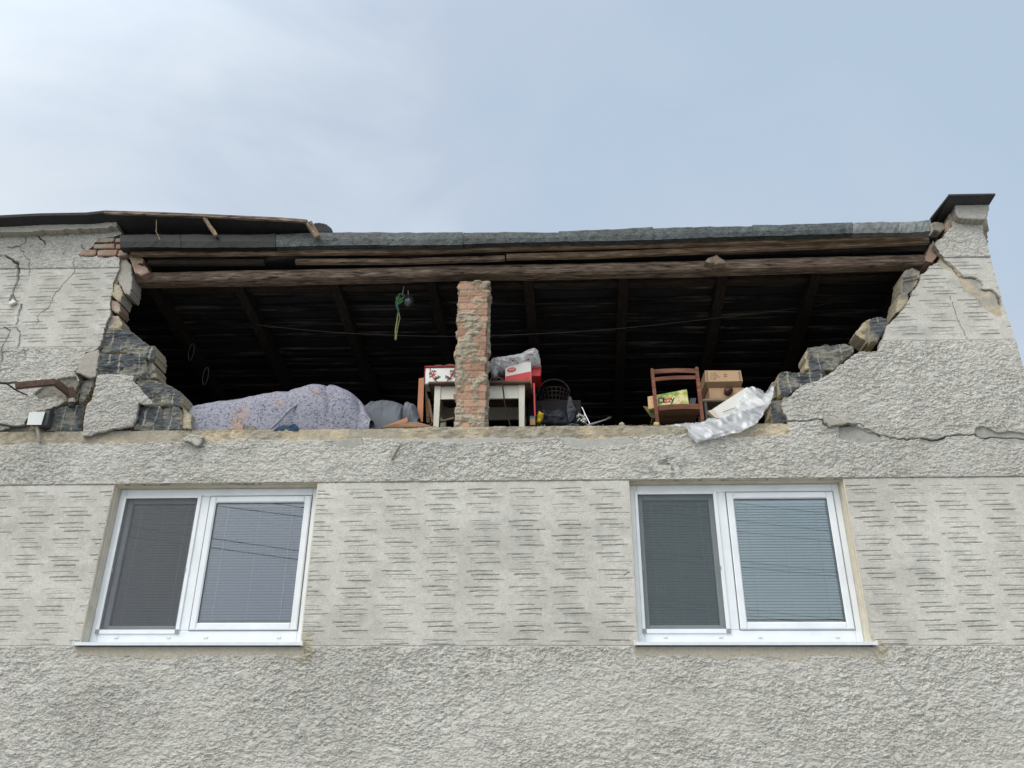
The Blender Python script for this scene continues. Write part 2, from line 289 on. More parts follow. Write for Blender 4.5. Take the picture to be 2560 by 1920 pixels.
class MB:
    def __init__(s): s.v = []; s.f = []
    def add(s, vs, fs):
        b = len(s.v); s.v += [tuple(map(float, p)) for p in vs]; s.f += [tuple(b+i for i in f) for f in fs]; return s
    def box(s, x0, x1, y0, y1, z0, z1, bev=0.0):
        if bev <= 0:
            vs = [(x, y, z) for z in (z0, z1) for y in (y0, y1) for x in (x0, x1)]
            return s.add(vs, [(0, 2, 3, 1), (4, 5, 7, 6), (0, 1, 5, 4), (1, 3, 7, 5), (3, 2, 6, 7), (2, 0, 4, 6)])
        b = bev; P = [(x0+b, y0, z0+b), (x1-b, y0, z0+b), (x1-b, y0, z1-b), (x0+b, y0, z1-b), (x0, y0+b, z0), (x1, y0+b, z0), (x1, y0+b, z1), (x0, y0+b, z1), (x0, y1, z0), (x1, y1, z0), (x1, y1, z1), (x0, y1, z1)]
        return s.add(P, [(0, 1, 2, 3), (0, 4, 5, 1), (1, 5, 6, 2), (2, 6, 7, 3), (3, 7, 4, 0), (4, 8, 9, 5), (5, 9, 10, 6), (6, 10, 11, 7), (7, 11, 8, 4), (8, 11, 10, 9)])
    def hexa(s, a, b):                  # a: 4 front points (ccw from lower left), b: 4 back points
        return s.add(list(a)+list(b), [(0, 1, 2, 3), (7, 6, 5, 4), (0, 4, 5, 1), (1, 5, 6, 2), (2, 6, 7, 3), (3, 7, 4, 0)])
    def tube(s, pts, r, n=8, caps=True):
        pts = [Vector(tuple(map(float, p))) for p in pts]; rr = r if isinstance(r, (list, tuple)) else [r]*len(pts); base = len(s.v); up = None
        for i, p in enumerate(pts):
            t = ((pts[min(i+1, len(pts)-1)]-pts[max(i-1, 0)])).normalized()
            if up is None: up = t.orthogonal().normalized()
            up = (up-t*up.dot(t)).normalized(); sd_ = t.cross(up)
            for k in range(n):
                a = 2*math.pi*k/n; s.v.append(tuple(p+(up*math.cos(a)+sd_*math.sin(a))*rr[i]))
        for i in range(len(pts)-1):
            for k in range(n):
                a = base+i*n+k; b = base+i*n+(k+1) % n; s.f.append((a, b, b+n, a+n))
        if caps: s.f.append(tuple(base+k for k in range(n))[::-1]); s.f.append(tuple(base+(len(pts)-1)*n+k for k in range(n)))
        return s
    def bar(s, p, q, wx, wz, jit=0.0, n=1, up=(0, 0, 1)):   # straight bar of wx by wz from p to q, optionally uneven
        p = Vector(tuple(map(float, p))); q = Vector(tuple(map(float, q))); t = (q-p).normalized(); sd_ = t.cross(Vector(up)).normalized(); u = sd_.cross(t); base = len(s.v)
        for i in range(n+1):
            c = p+(q-p)*i/n
            for a, b in ((-1, -1), (1, -1), (1, 1), (-1, 1)):
                s.v.append(tuple(c+sd_*(a*wx/2+random.uniform(-jit, jit))+u*(b*wz/2+random.uniform(-jit, jit))))
        for i in range(n):
            for k in range(4): a = base+i*4+k; b = base+i*4+(k+1) % 4; s.f.append((a, b, b+4, a+4))
        s.f.append((base+3, base+2, base+1, base)); e_ = base+n*4; s.f.append((e_, e_+1, e_+2, e_+3)); return s
    def build(s, name, m, parent=None, smooth=False, origin=None):
        me = bpy.data.meshes.new(name); me.from_pydata(s.v, [], s.f); me.update(); return link(name, me, m, parent, origin, smooth)
def np_mesh(name, V, Q, col=None, alpha=None):
    me = bpy.data.meshes.new(name); me.vertices.add(len(V)); me.vertices.foreach_set('co', V.astype(np.float32).ravel())
    me.loops.add(Q.size); me.loops.foreach_set('vertex_index', Q.astype(np.int32).ravel()); me.polygons.add(len(Q)); me.polygons.foreach_set('loop_start', np.arange(0, Q.size, 4, dtype=np.int32))
    me.update(calc_edges=True)
    if col is not None:
        a = me.color_attributes.new('Col', 'FLOAT_COLOR', 'POINT'); c = np.ones((len(V), 4), np.float32); c[:, :3] = col[:, :3]; c[:, 3] = col[:, 3] if col.shape[1] > 3 else 0.0; a.data.foreach_set('color', c.ravel())
    return me
def grid_mesh(name, XX, ZZ, YY, keep, col, back, side_col=None, close_back=False, side_jit=0.0):
    """front sheet (indices [i,j], i along x, j along z), holes where keep is False, edges carried back to depth back"""
    nx, nz = XX.shape; idx = np.arange(nx*nz).reshape(nx, nz)
    f = keep[:-1, :-1] & keep[1:, :-1] & keep[1:, 1:] & keep[:-1, 1:]
    q = np.stack([idx[:-1, :-1][f], idx[1:, :-1][f], idx[1:, 1:][f], idx[:-1, 1:][f]], 1)
    V = np.stack([XX.ravel(), YY.ravel(), ZZ.ravel()], 1); cc = col.reshape(-1, col.shape[-1])
    fp = np.zeros((nx+1, nz+1), bool); fp[1:-1, 1:-1] = f
    ed = []
    c = fp[1:-1, 1:-1]
    def sel(mask, a, b): ed.append(np.stack([a[mask], b[mask]], 1))
    sel(c & ~fp[1:-1, :-2], idx[1:, :-1], idx[:-1, :-1]); sel(c & ~fp[1:-1, 2:], idx[:-1, 1:], idx[1:, 1:])
    sel(c & ~fp[:-2, 1:-1], idx[:-1, :-1], idx[:-1, 1:]); sel(c & ~fp[2:, 1:-1], idx[1:, 1:], idx[1:, :-1])
    E = np.concatenate(ed); us, inv = np.unique(E, return_inverse=True); inv = inv.reshape(E.shape); nb = len(V)
    Vs = V[us].copy(); side0 = Vs.copy(); by = back if np.isscalar(back) else back.ravel()[us]
    side0[:, 1] = by
    if side_jit: side0[:, 0] += (rng.random(len(us))-.5)*side_jit; side0[:, 2] += (rng.random(len(us))-.5)*side_jit
    sc = cc[us].copy()
    if side_col is not None: sc[:, :3] = np.tile(np.array(side_col)[:3], (len(us), 1))*(0.8+0.4*rng.random((len(us), 1)))
    if sc.shape[1] > 3: sc[:, 3] = 0
    V2 = [V, Vs, side0]; C2 = [cc, sc, sc]; n1_ = len(V); n2_ = n1_+len(us)
    qs = np.stack([inv[:, 0]+n1_, inv[:, 1]+n1_, inv[:, 1]+n2_, inv[:, 0]+n2_], 1); Q = [q, qs]
    if close_back:
        Vb = V.copy(); Vb[:, 1] = back; V2.append(Vb); C2.append(cc); Q.append(q[:, ::-1]+n2_+len(us))
    V = np.concatenate(V2); cc = np.concatenate(C2); Q = np.concatenate(Q)
    used = np.zeros(len(V), bool); used[Q.ravel()] = True; remap = np.cumsum(used)-1
    return np_mesh(name, V[used], remap[Q], cc[used])
PL = np.array([0.50, 0.49, 0.455])     # plaster albedo
CONC = np.array([0.36, 0.34, 0.30]); BEIGE = np.array([0.46, 0.40, 0.30]); SLATE = np.array([0.078, 0.086, 0.092]); BRICK = np.array([0.36, 0.245, 0.195]); MORT = np.array([0.36, 0.33, 0.265])
def stucco(x, z):
    """rough-cast relief 0..1: torn flakes with wavy undercut edges, patchy"""
    wx = fbm(x, z, 9, 11, 3, 31)*0.08; wz = fbm(x, z, 9, 11, 3, 35)*0.055
    patch = 0.62+0.38*sst(0.36, 0.60, fbm(x, z, 1.7, 1.9, 4, 50))
    h = 0; gr = 0
    for k, (fx_, fz_, t_) in enumerate(((17, 30, .50), (22, 38, .47), (28, 48, .53), (34, 56, .50))):
        n = fbm(x+wx*(1 if k % 2 else -1), z+wz, fx_, fz_, 3, 3+9*k, 0.5); gate = sst(0.40, 0.56, vnoise(x*fx_*0.45+k*5, z*fz_*0.4, 200+k))
        h = h+sst(t_, t_+0.03, n)*(1.0-0.12*k)+0.5*n; gr = np.maximum(gr, sst(0.050, 0.015, np.abs(n-t_+0.012))*gate)
    return (h/5.0)*(0.45+0.55*patch)-0.42*gr*patch, patch

def slab(name, pts, y0, y1, m, parent=None, kind='plaster', d=0.008, amp=0.006, tilt=(0, 0), dz=None, label=None, seed=None, side=None, bulge=0.0, origin=None, cut=0.012, world=False):
    """solid piece with a ragged outline given on the plane y0"""
    P = pts if world else PZ(pts, y0); P = [tuple(p) for p in P]; xs = [p[0] for p in P]; zs = [p[1] for p in P]; dz = dz or d; sd_ = seed if seed is not None else int(abs(xs[0]*1000)) % 997
    X = np.arange(min(xs)-0.02, max(xs)+0.02+d, d); Z = np.arange(min(zs)-0.02, max(zs)+0.02+dz, dz); XX, ZZ = np.meshgrid(X, Z, indexing='ij')
    jx = (fbm(XX, ZZ, 18, 18, 3, sd_+1)-.5)*cut*2; jz = (fbm(XX, ZZ, 18, 18, 3, sd_+5)-.5)*cut*2
    keep = inside(XX+jx, ZZ+jz, P); cx, cz = np.mean(xs), np.mean(zs)
    dist, _ = segdist(XX, ZZ, P, True)
    if kind == 'plaster': h, _ = stucco(XX+sd_, ZZ); y = y0-amp*h; col = np.concatenate([np.ones(XX.shape+(3,))*PL, np.ones(XX.shape+(1,))], -1); side = side or tuple(CONC*0.95)
    elif kind == 'smooth': y = y0-amp*fbm(XX, ZZ, 9, 9, 4, sd_); col = np.ones(XX.shape+(3,))*CONC*1.0; side = side or tuple(CONC)
    elif kind == 'block':
        h = fbm(XX, ZZ, 12, 62, 4, sd_, 0.65); big = fbm(XX, ZZ, 5, 6, 3, sd_+9); t = sst(.35, .38, big)+sst(.5, .53, big)+sst(.62, .65, big)
        y = y0-amp*2.2*h-0.012*t+0.022; ph = (XX-min(xs))/0.105+0.25*(fbm(XX, ZZ, 3, 3, 2, sd_)-.5); fr = np.abs(ph-np.round(ph))*0.105
        ln = (fr < 0.003+0.005*vnoise(XX*14, ZZ*14, sd_+6)) & (vnoise(XX*9, ZZ*9, sd_+2) > 0.38)
        dust = sst(0.48, 0.66, fbm(XX, ZZ, 7, 7, 4, sd_+21)); col = SLATE*(0.5+1.2*h[..., None])*(1+0*XX[..., None]); col = col*(1-dust[..., None]*0.62)+np.array([0.27, 0.255, 0.21])*dust[..., None]*0.62
        col = np.where(ln[..., None], np.array([0.32, 0.30, 0.25]), col); y = np.where(ln, y-0.003, y); side = side or (0.40, 0.34, 0.24)
    elif kind == 'brick': h = fbm(XX, ZZ, 14, 14, 4, sd_); y = y0-amp*h; k = sst(.42, .56, fbm(XX, ZZ, 9, 9, 3, sd_+3))[..., None]; col = BRICK*(0.75+.5*h[..., None])*(1-k)+MORT*k; side = side or tuple(BRICK*0.9)
    elif kind == 'stone': big = fbm(XX, ZZ, 5, 5, 3, sd_); t = sst(.4, .43, big)+sst(.55, .58, big); h = fbm(XX, ZZ, 20, 20, 4, sd_); y = y0-amp*h-0.015*t+.015; k = sst(.4, .6, fbm(XX, ZZ, 4, 4, 2, sd_+8))[..., None]; col = np.array([0.20, 0.19, 0.17])*k+np.array([0.38, 0.33, 0.24])*(1-k); side = side or (0.36, 0.32, 0.24)
    y = y+sst(0.012, 0.0, dist)*0.008-bulge*np.sqrt(np.clip(dist, 0, None))+tilt[0]*(XX-cx)+tilt[1]*(ZZ-cz)
    me = grid_mesh(name, XX, ZZ, y, keep, col, y1, side, True, 0.004)
    o = link(name, me, M['block'] if kind in ('block', 'stone') else (M['brick'] if kind == 'brick' else M['facade']), parent, origin)
    if label: o['label'] = label
    return o
def puff(name, pts, y0, depth, m, parent=None, d=0.012, crumple=0.03, fr=7, seed=1, origin=None, k=0.5):
    """soft bulging closed shape (bags, cloth bundles)"""
    P = PZ(pts, y0); xs = [p[0] for p in P]; zs = [p[1] for p in P]
    X = np.arange(min(xs)-d, max(xs)+2*d, d); Z = np.arange(min(zs)-d, max(zs)+2*d, d); XX, ZZ = np.meshgrid(X, Z, indexing='ij')
    keep = inside(XX, ZZ, P); dist, _ = segdist(XX, ZZ, P, True); mxd = max(dist[keep].max(), 1e-3)
    b = np.sqrt(np.clip(dist/mxd, 0, 1)); n = fbm(XX, ZZ, fr, fr, 4, seed); rid = 1-np.abs(2*fbm(XX, ZZ, fr*0.8, fr*1.1, 3, seed+7)-1)
    y = y0+depth*0.5-depth*k*b-crumple*(n+rid-1)*b
    me = grid_mesh(name, XX, ZZ, y, keep, np.ones(XX.shape+(3,)), y0+depth, None, True)
    return link(name, me, m, parent, origin, True)
def quadpx(p4, y0): return [W(u, v, y0) for u, v in p4]
def text_part(name, s, size, origin, xdir, zdir, m, parent, extr=0.001, shear=0.0):
    cu = bpy.data.curves.new('txt', 'FONT'); cu.body = s; cu.size = size; cu.extrude = extr; cu.shear = shear; cu.offset = size*0.018; cu.align_x = 'CENTER'; cu.align_y = 'CENTER'; cu.resolution_u = 3
    t = bpy.data.objects.new('txt', cu); me = bpy.data.meshes.new_from_object(t); bpy.data.objects.remove(t); bpy.data.curves.remove(cu)
    n = len(me.vertices); co = np.empty(n*3); me.vertices.foreach_get('co', co); co = co.reshape(-1, 3); xd = np.array(xdir); zd = np.array(zdir); nd = np.cross(xd, zd)
    co = np.array(origin)+co[:, :1]*xd+co[:, 1:2]*zd+co[:, 2:3]*nd; me.vertices.foreach_set('co', co.ravel()); me.update(); me.materials.clear()
    return link(name, me, m, parent)

# ------------------------------------------------------------------ ground
g = MB(); g.add([(-600, -600, 0), (600, -600, 0), (600, 600, 0), (-600, 600, 0)], [(0, 1, 2, 3)]); tag(g.build('ground', M['ground'], origin=(0, 0, 0)), kind='structure')

# ================================================================== HOUSE
house = thing('house', 'grey rendered house with a torn open attic floor under a low roof', 'building', (0, 0.2, 0))
ZL = 4.56; ZF = 4.29; XC = 4.43; ZB0, ZB1 = 2.60, 4.03
WIN = [(-3.98, -2.09), (0.717, 2.61)]; WZ0, WZ1 = 2.605, 4.035
# outlines, surveyed on the wall plane
L_POLY = PZ([(-140, 1090), (-140, 560), (-40, 562), (290, 548), (300, 575), (306, 588), (262, 597), (238, 606), (232, 618), (215, 628), (197, 641), (299, 643), (301, 652), (298, 672), (292, 690), (285, 706), (279, 735), (272, 762), (277, 782), (270, 800), (263, 820), (258, 845), (249, 866), (243, 876), (215, 884), (206, 905), (190, 930), (200, 948), (196, 962), (180, 985), (172, 1000), (160, 1008), (128, 1022), (104, 1034), (78, 1040), (60, 1062), (0, 1078)])
R_POLY = PZ([(2395, 540), (2378, 560), (2366, 582), (2340, 604), (2334, 614), (2344, 626), (2352, 640), (2360, 652), (2338, 658), (2318, 672), (2303, 690), (2286, 725), (2266, 760), (2246, 786), (2218, 818), (2205, 848), (2196, 868), (2190, 880), (2146, 881), (2112, 901), (2086, 925), (2056, 946), (2020, 960), (1990, 975), (1960, 998), (1954, 1015), (1960, 1035), (1966, 1050), (1975, 1080), (1975, 1130), (2700, 1130), (2700, 540)])
P_EXPOSED = [(PZ([(2352, 648), (2376, 655), (2388, 672), (2412, 692), (2440, 694), (2456, 706), (2460, 722), (2484, 726), (2500, 745), (2508, 790), (2494, 792), (2472, 775), (2452, 765), (2444, 745), (2414, 728), (2404, 706), (2392, 688), (2372, 676), (2350, 664)]), 'mix'),
             (PZ([(2098, 1066), (2130, 1064), (2160, 1078), (2195, 1088), (2205, 1106), (2160, 1110), (2098, 1098)]), 'conc'),
             (PZ([(2300, 1096), (2345, 1098), (2370, 1094), (2362, 1106), (2330, 1112), (2306, 1108)]), 'conc'),
             (PZ([(2440, 1070), (2458, 1066), (2490, 1082), (2530, 1080), (2560, 1086), (2600, 1090), (2600, 1112), (2540, 1108), (2500, 1100), (2460, 1100), (2440, 1090)]), 'conc'),
             (PZ([(905, 1080), (950, 1072), (1010, 1080), (1100, 1076), (1290, 1072), (1350, 1084), (1360, 1100), (1300, 1108), (1240, 1104), (1180, 1114), (1080, 1104), (1000, 1106), (960, 1092), (915, 1096)]), 'skim'),
             (PZ([(1400, 1094), (1500, 1088), (1580, 1096), (1600, 1110), (1500, 1118), (1430, 1122)]), 'skim'),
             (PZ([(825, 1096), (905, 1094), (912, 1112), (880, 1122), (845, 1118)]), 'conc'),
             (PZ([(180, 1010), (200, 962), (190, 940), (150, 945), (110, 965), (85, 985), (100, 1000), (140, 990)]), 'rough')]
CRACKS = [(PZ([(0, 640), (14, 640), (32, 650), (46, 658), (47, 672), (45, 690), (40, 715), (33, 735), (26, 750)]), 0.010, 0.05),
          (PZ([(33, 735), (43, 755)]), 0.006, 0.04), (PZ([(54, 762), (48, 790), (42, 812)]), 0.008, 0.05), (PZ([(44, 822), (50, 835), (44, 870)]), 0.004, 0.03),
          (PZ([(58, 545), (66, 560), (60, 572), (68, 590), (62, 610), (50, 618), (20, 620)]), 0.005, 0.03), (PZ([(97, 548), (100, 565), (98, 590), (116, 612)]), 0.007, 0.04),
          (PZ([(186, 650), (186, 680), (165, 705), (140, 730), (125, 765), (95, 790), (92, 810)]), 0.0028, 0.01), (PZ([(10, 818), (26, 825), (5, 868), (8, 900), (0, 930)]), 0.004, 0.03),
          (PZ([(205, 612), (212, 624)]), 0.006, 0.03), (PZ([(28, 878), (10, 882)]), 0.004, 0.02), (PZ([(60, 870), (66, 890)]), 0.003, 0.02), (PZ([(52, 618), (60, 640), (75, 650), (72, 690)]), 0.0025, 0.01),
          (PZ([(2362, 652), (2384, 668), (2398, 690), (2416, 693), (2440, 696)]), 0.0055, 0.035), (PZ([(2456, 722), (2484, 728), (2500, 750), (2504, 762)]), 0.006, 0.05),
          (PZ([(1966, 1052), (2000, 1054), (2055, 1050), (2062, 1062), (2100, 1064), (2150, 1060), (2160, 1072), (2180, 1080), (2200, 1090), (2235, 1095), (2268, 1101), (2300, 1096), (2345, 1099), (2375, 1091), (2440, 1086), (2452, 1096), (2500, 1094), (2560, 1098), (2620, 1102)]), 0.0055, 0.035),
          (PZ([(2375, 740), (2390, 780), (2405, 820), (2420, 850)]), 0.0025, 0.01), (PZ([(1560, 1440), (1575, 1430)]), 0.003, 0.01)]
def cornice_z(x): return 6.855
fx = np.arange(-6.15, XC+0.001, 0.0068); X = np.concatenate([np.linspace(-9, -6.2, 60), fx]); Z = np.concatenate([np.linspace(0, 1.35, 28), np.arange(1.4, 7.05, 0.0044)])
XX, ZZ = np.meshgrid(X, Z, indexing='ij')
h, patch = stucco(XX, ZZ)
slope = 0.0
tilt_up = -0.0085*XX                                       # the upper storey sags a little to the right
zu = ZZ-(tilt_up-0.0085*0)                                  # height measured along that sag
band_lo = (ZZ > ZB0) & (ZZ < ZB1); band_up = (zu > 5.425) & (zu < 6.352)
band = band_lo | band_up
Y = -0.002-0.017*h-0.006*(fbm(XX, ZZ, 1.2, 1.2, 3, 77)-.5)
tro = fbm(XX, ZZ, 6, 9, 5, 61, 0.6)
Y = np.where(band, 0.004-0.005*tro-0.003*fbm(XX, ZZ, 2, 2, 2, 65), Y)
col = np.ones(XX.shape+(3,))*PL
dirt = sst(0.42, 0.7, fbm(XX, ZZ, 1.1, 1.4, 5, 91))[..., None]; col = col*(1-0.07*dirt)
fine = fbm(XX, ZZ, 30, 30, 3, 92)[..., None]; col = col*(0.92+0.16*fine)
# moss and soot flecks caught in the rough cast
fl = (sst(0.60, 0.72, fbm(XX, ZZ, 22, 22, 3, 95))*sst(0.50, 0.68, fbm(XX, ZZ, 1.3, 2.0, 3, 97)))[..., None]
sootw = (np.exp(-((XX-1.05)/0.22)**2-((ZZ-4.15)/0.10)**2)+0.8*np.exp(-((XX+4.6)/0.35)**2-((ZZ-5.0)/0.16)**2)+0.3*np.exp(-((XX-2.2)/0.5)**2-((ZZ-4.25)/0.12)**2))[..., None]
rc = (~band)[..., None]
col = np.where(rc, col*(1-0.10*fl)*(1-0.75*np.clip(sootw*sst(0.42, 0.70, fbm(XX, ZZ, 26, 40, 4, 99))[..., None]*0.9, 0, 1)), col)
# grey blotches in the trowelled bands
bl = sst(0.48, 0.68, fbm(XX, ZZ, 2.6, 3.4, 5, 101, 0.62))[..., None]; bl2 = sst(0.5, 0.66, fbm(XX, ZZ, 7, 8, 4, 105, 0.6))[..., None]; col = np.where(band[..., None], col*(1.08-0.13*bl-0.08*bl2), col)
# narrow smooth margins along the bands
for zz_, src in ((ZB0, ZZ), (ZB1, ZZ), (5.425, zu), (6.352, zu)):
    q = np.abs(src-zz_) < 0.0045; Y = np.where(q, Y+0.006, Y); col = np.where(q[..., None], col*0.8, col)
# scored strokes, three to a group
def strokes(z_top, z_bot, x0, x1, dx, dz, ln, seed, sag):
    global Y, col
    r = random.Random(seed); nrow = int((z_top-z_bot)/dz)+1
    for row in range(nrow):
        for c_ in range(int((x1-x0)/dx)+1):
            xb = x0+c_*dx+((row*0.37) % 1-.5)*0.03+r.uniform(-.022, .022); zb = z_top-row*dz+r.uniform(-.008, .008)
            for k in range(3):
                z_ = zb-k*0.0375+r.uniform(-.003, .003); a = xb+k*0.042+r.uniform(-.012, .012); l_ = ln*r.uniform(0.82, 1.12)
                if z_+(-0.0085*a if sag else 0) < z_bot+sag*0: continue
                s_ = r.uniform(-0.004, 0.016); dp = r.uniform(0.28, 0.85)
                i0, i1 = np.searchsorted(X, [a-0.01, a+l_+0.01]); off = -0.0085*a if sag else 0
                j0, j1 = np.searchsorted(Z, [z_+off-0.025, z_+off+0.03])
                if i1-i0 < 2 or j1-j0 < 2: continue
                xx, zz = XX[i0:i1, j0:j1], ZZ[i0:i1, j0:j1]; ctr = z_+off+s_*(xx-a)*2+0.004*(vnoise(xx*14+r.random()*9, zz*0, seed)-.5)
                t = np.clip((xx-a)/l_, 0, 1); wd = 0.0031*np.sqrt(np.clip(4*t*(1-t), 0, 1))*(0.75+0.6*vnoise(xx*60, zz*0+z_*7, seed+2))+0.0008
                inb = band[i0:i1, j0:j1]; g_ = np.where((xx > a) & (xx < a+l_) & inb, sst(1.6, 0.5, np.abs(zz-ctr)/wd), 0)*(0.7+0.45*vnoise(xx*22+row*3, zz*0+c_*5+k, seed+9))
                lip = np.where((xx > a) & (xx < a+l_) & inb, sst(2.4, 1.6, np.abs(zz-ctr+0.004)/wd)*(1-g_), 0)
                Y[i0:i1, j0:j1] += g_*0.016*dp-lip*0.003*(vnoise(xx*40, zz*40, seed+4) > .45); col[i0:i1, j0:j1] *= (1-0.36*g_*dp)[..., None]
strokes(ZB1-0.078, ZB0+0.01, -6.3, XC, 0.372, 0.1455, 0.235, 5, 0)
strokes(6.352-0.06, 5.425+0.02, -6.4, XC, 0.372, 0.1455, 0.235, 8, 1)
# beige smooth strips under and beside the windows
for wi, (a, b) in enumerate(WIN):
    dpt = 0.085+0.10*(fbm(XX, ZZ, 5, 3, 4, 120+wi)-0.4); q = (XX > a-0.03+0.03*fbm(XX, ZZ, 9, 9, 2, 7)) & (XX < b+0.045) & (ZZ < WZ0) & (ZZ > WZ0-dpt)
    Y = np.where(q, -0.008-0.002*tro, Y); col = np.where(q[..., None], np.array([0.43, 0.40, 0.335])*(0.95+0.1*fine), col)
    side_x = b if wi == 1 else b
    dd = np.hypot(XX-(b+0.03), (ZZ-(WZ0-0.02))*0.8)+0.14*(fbm(XX, ZZ, 14, 14, 3, 130)-.5); q = (dd < 0.085) & (XX > b); col = np.where(q[..., None], np.array([0.42, 0.385, 0.31]), col); Y = np.where(q, Y-0.004, Y)
# exposed masonry
def concrete_col(seed, a=CONC, b=BEIGE):
    k = sst(0.4, 0.62, fbm(XX, ZZ, 3, 6, 4, seed))[..., None]; return (a*(1-k)+b*k)*(0.8+0.4*fbm(XX, ZZ, 20, 20, 3, seed+4)[..., None])
cw = (fbm(XX, ZZ, 7, 7, 3, 141)-.5)*0.05; cw2 = (fbm(XX, ZZ, 7, 7, 3, 145)-.5)*0.05
for poly, kind in P_EXPOSED:
    q = inside(XX+cw*(kind != 'rough'), ZZ+cw2*0.6, poly)
    if kind == 'skim': Y = np.where(q, -0.002-0.003*tro, Y); col = np.where(q[..., None], np.array([0.40, 0.395, 0.375])*(0.93+0.14*fine), col)
    elif kind == 'rough': Y = np.where(q, 0.03-0.03*fbm(XX, ZZ, 14, 18, 4, 150, .6), Y); col = np.where(q[..., None], np.array([0.20, 0.19, 0.16]), col)
    else:
        Y = np.where(q, (0.012 if kind == 'conc' else 0.022)-0.008*tro, Y); cc_ = concrete_col(160)
        if kind == 'conc': cc_ = cc_*0+np.array([0.33, 0.325, 0.30])*(0.85+.3*fine)
        col = np.where(q[..., None], cc_, col)
# raw concrete lip under the opening
lip_z = ZL-0.10-0.075*(fbm(XX, ZZ*0, 1.7, 1, 4, 170)-0.35)+np.where(XX < -3.0, -0.01, 0)-0.03*(fbm(XX, ZZ, 14, 14, 3, 172)-.5)
lipm = (ZZ > lip_z) & (ZZ < ZL+0.06) & (XX < 3.15) & ~inside(XX, ZZ, L_POLY) & ~inside(XX, ZZ, R_POLY)
fadeR = (XX > 2.2) & (ZZ < ZL-0.09)
rgh = sst(0.42, 0.58, fbm(XX, ZZ*0, 1.3, 1, 3, 175)+0.12*(XX > -1.4)+0.1*(XX > 0.4))
Y = np.where(lipm & ~fadeR, 0.014-0.006*tro-0.020*rgh*fbm(XX, ZZ, 16, 24, 4, 177, .6), Y)
cl = concrete_col(180, np.array([0.33, 0.30, 0.24]), np.array([0.44, 0.375, 0.27])); cl = cl*(1-0.25*rgh[..., None]*sst(.45, .7, fbm(XX, ZZ, 18, 22, 3, 183))[..., None])
col = np.where((lipm & ~fadeR)[..., None], cl, col)
# cracks
for pts, wd, dp in CRACKS:
    pp = [pts[0]]
    for a, b in zip(pts[:-1], pts[1:]):
        for k in (0.33, 0.66, 1.0): pp.append((a[0]+(b[0]-a[0])*k+(random.uniform(-.012, .012) if k < 1 else 0), a[1]+(b[1]-a[1])*k+(random.uniform(-.012, .012) if k < 1 else 0)))
    xs = [p[0] for p in pp]; zs = [p[1] for p in pp]; i0, i1 = np.searchsorted(X, [min(xs)-.05, max(xs)+.05]); j0, j1 = np.searchsorted(Z, [min(zs)-.05, max(zs)+.05])
    xx, zz = XX[i0:i1, j0:j1], ZZ[i0:i1, j0:j1]
    if xx.size == 0: continue
    dist, t = segdist(xx, zz, pp); wv = wd*(0.45+0.9*vnoise(xx*11, zz*11, 3))
    g_ = sst(1.25, 0.8, dist/wv); Y[i0:i1, j0:j1] += g_*dp; col[i0:i1, j0:j1] *= (1-0.6*g_)[..., None]
    Y[i0:i1, j0:j1] -= 0.007*sst(0.05, 0.0, dist)*(1-g_)*(wd > 0.006)
# keep mask
jx = (fbm(XX, ZZ, 16, 16, 3, 190)-.5)*0.035; jz = (fbm(XX, ZZ, 16, 16, 3, 195)-.5)*0.035
topz = ZL+0.018*(fbm(XX, ZZ*0, 3, 1, 4, 200)-.5)
keep = (ZZ < topz) | (inside(XX+jx, ZZ+jz, L_POLY) | (inside(XX+jx, ZZ+jz, R_POLY) & (XX < XC+0.012*(fbm(XX*0, ZZ, 1, 5, 4, 210)-.5)*3-0.012)))
keep |= (XX < -6.1) & (ZZ < 7.0)
for a, b in WIN:
    lintel = WZ1-0.006*fbm(XX, ZZ*0, 14, 1, 3, 220); keep &= ~((XX > a) & (XX < b) & (ZZ > WZ0-0.01) & (ZZ < lintel))
rmask = (~band).astype(float)*(0.55+0.45*patch); rmask[col[..., 0] < 0.30*1.0] *= 0.3
for wi, (a, b) in enumerate(WIN): rmask[(XX > a-.03) & (XX < b+.045) & (ZZ < WZ0) & (ZZ > WZ0-0.075)] = 0
rmask[(lipm & ~fadeR)] *= 0.5
for poly, kind in P_EXPOSED:
    if kind != 'rough': rmask[inside(XX+cw, ZZ+cw2*0.6, poly)] = 0
col = col*(1+0.09*rmask[..., None]*(col[..., :1] > 0.3)); col = np.concatenate([col, rmask[..., None]], -1)
me = grid_mesh('facade_wall', XX, ZZ, Y, keep, col, 0.045, tuple(CONC*0.9), False, 0.006)
link('facade_wall', me, M['facade'], house)
print('wall faces', len(me.polygons))
del XX, ZZ, Y, col, h, patch, dirt, fine, fl, sootw, rc, bl, tro, cw, cw2, keep, jx, jz, lip_z, lipm, rgh, cl, topz, zu, band, band_lo, band_up, tilt_up

# masonry core behind the render: sill wall with the window openings, left and right stumps
core = MB()
def core_box(x0, x1, z0, z1, y1=0.33): core.box(x0, x1, 0.047, y1, z0, z1)
core_box(-9, XC-0.02, 0, WZ0-0.01); core_box(-9, XC-0.02, WZ1+0.004, ZL-0.02)
core_box(-9, WIN[0][0]-0.003, WZ0-0.01, WZ1+0.004); core_box(WIN[0][1]+0.003, WIN[1][0]-0.003, WZ0-0.01, WZ1+0.004); core_box(WIN[1][1]+0.003, XC-0.02, WZ0-0.01, WZ1+0.004)
core.build('wall_core', M['conduit'], house)
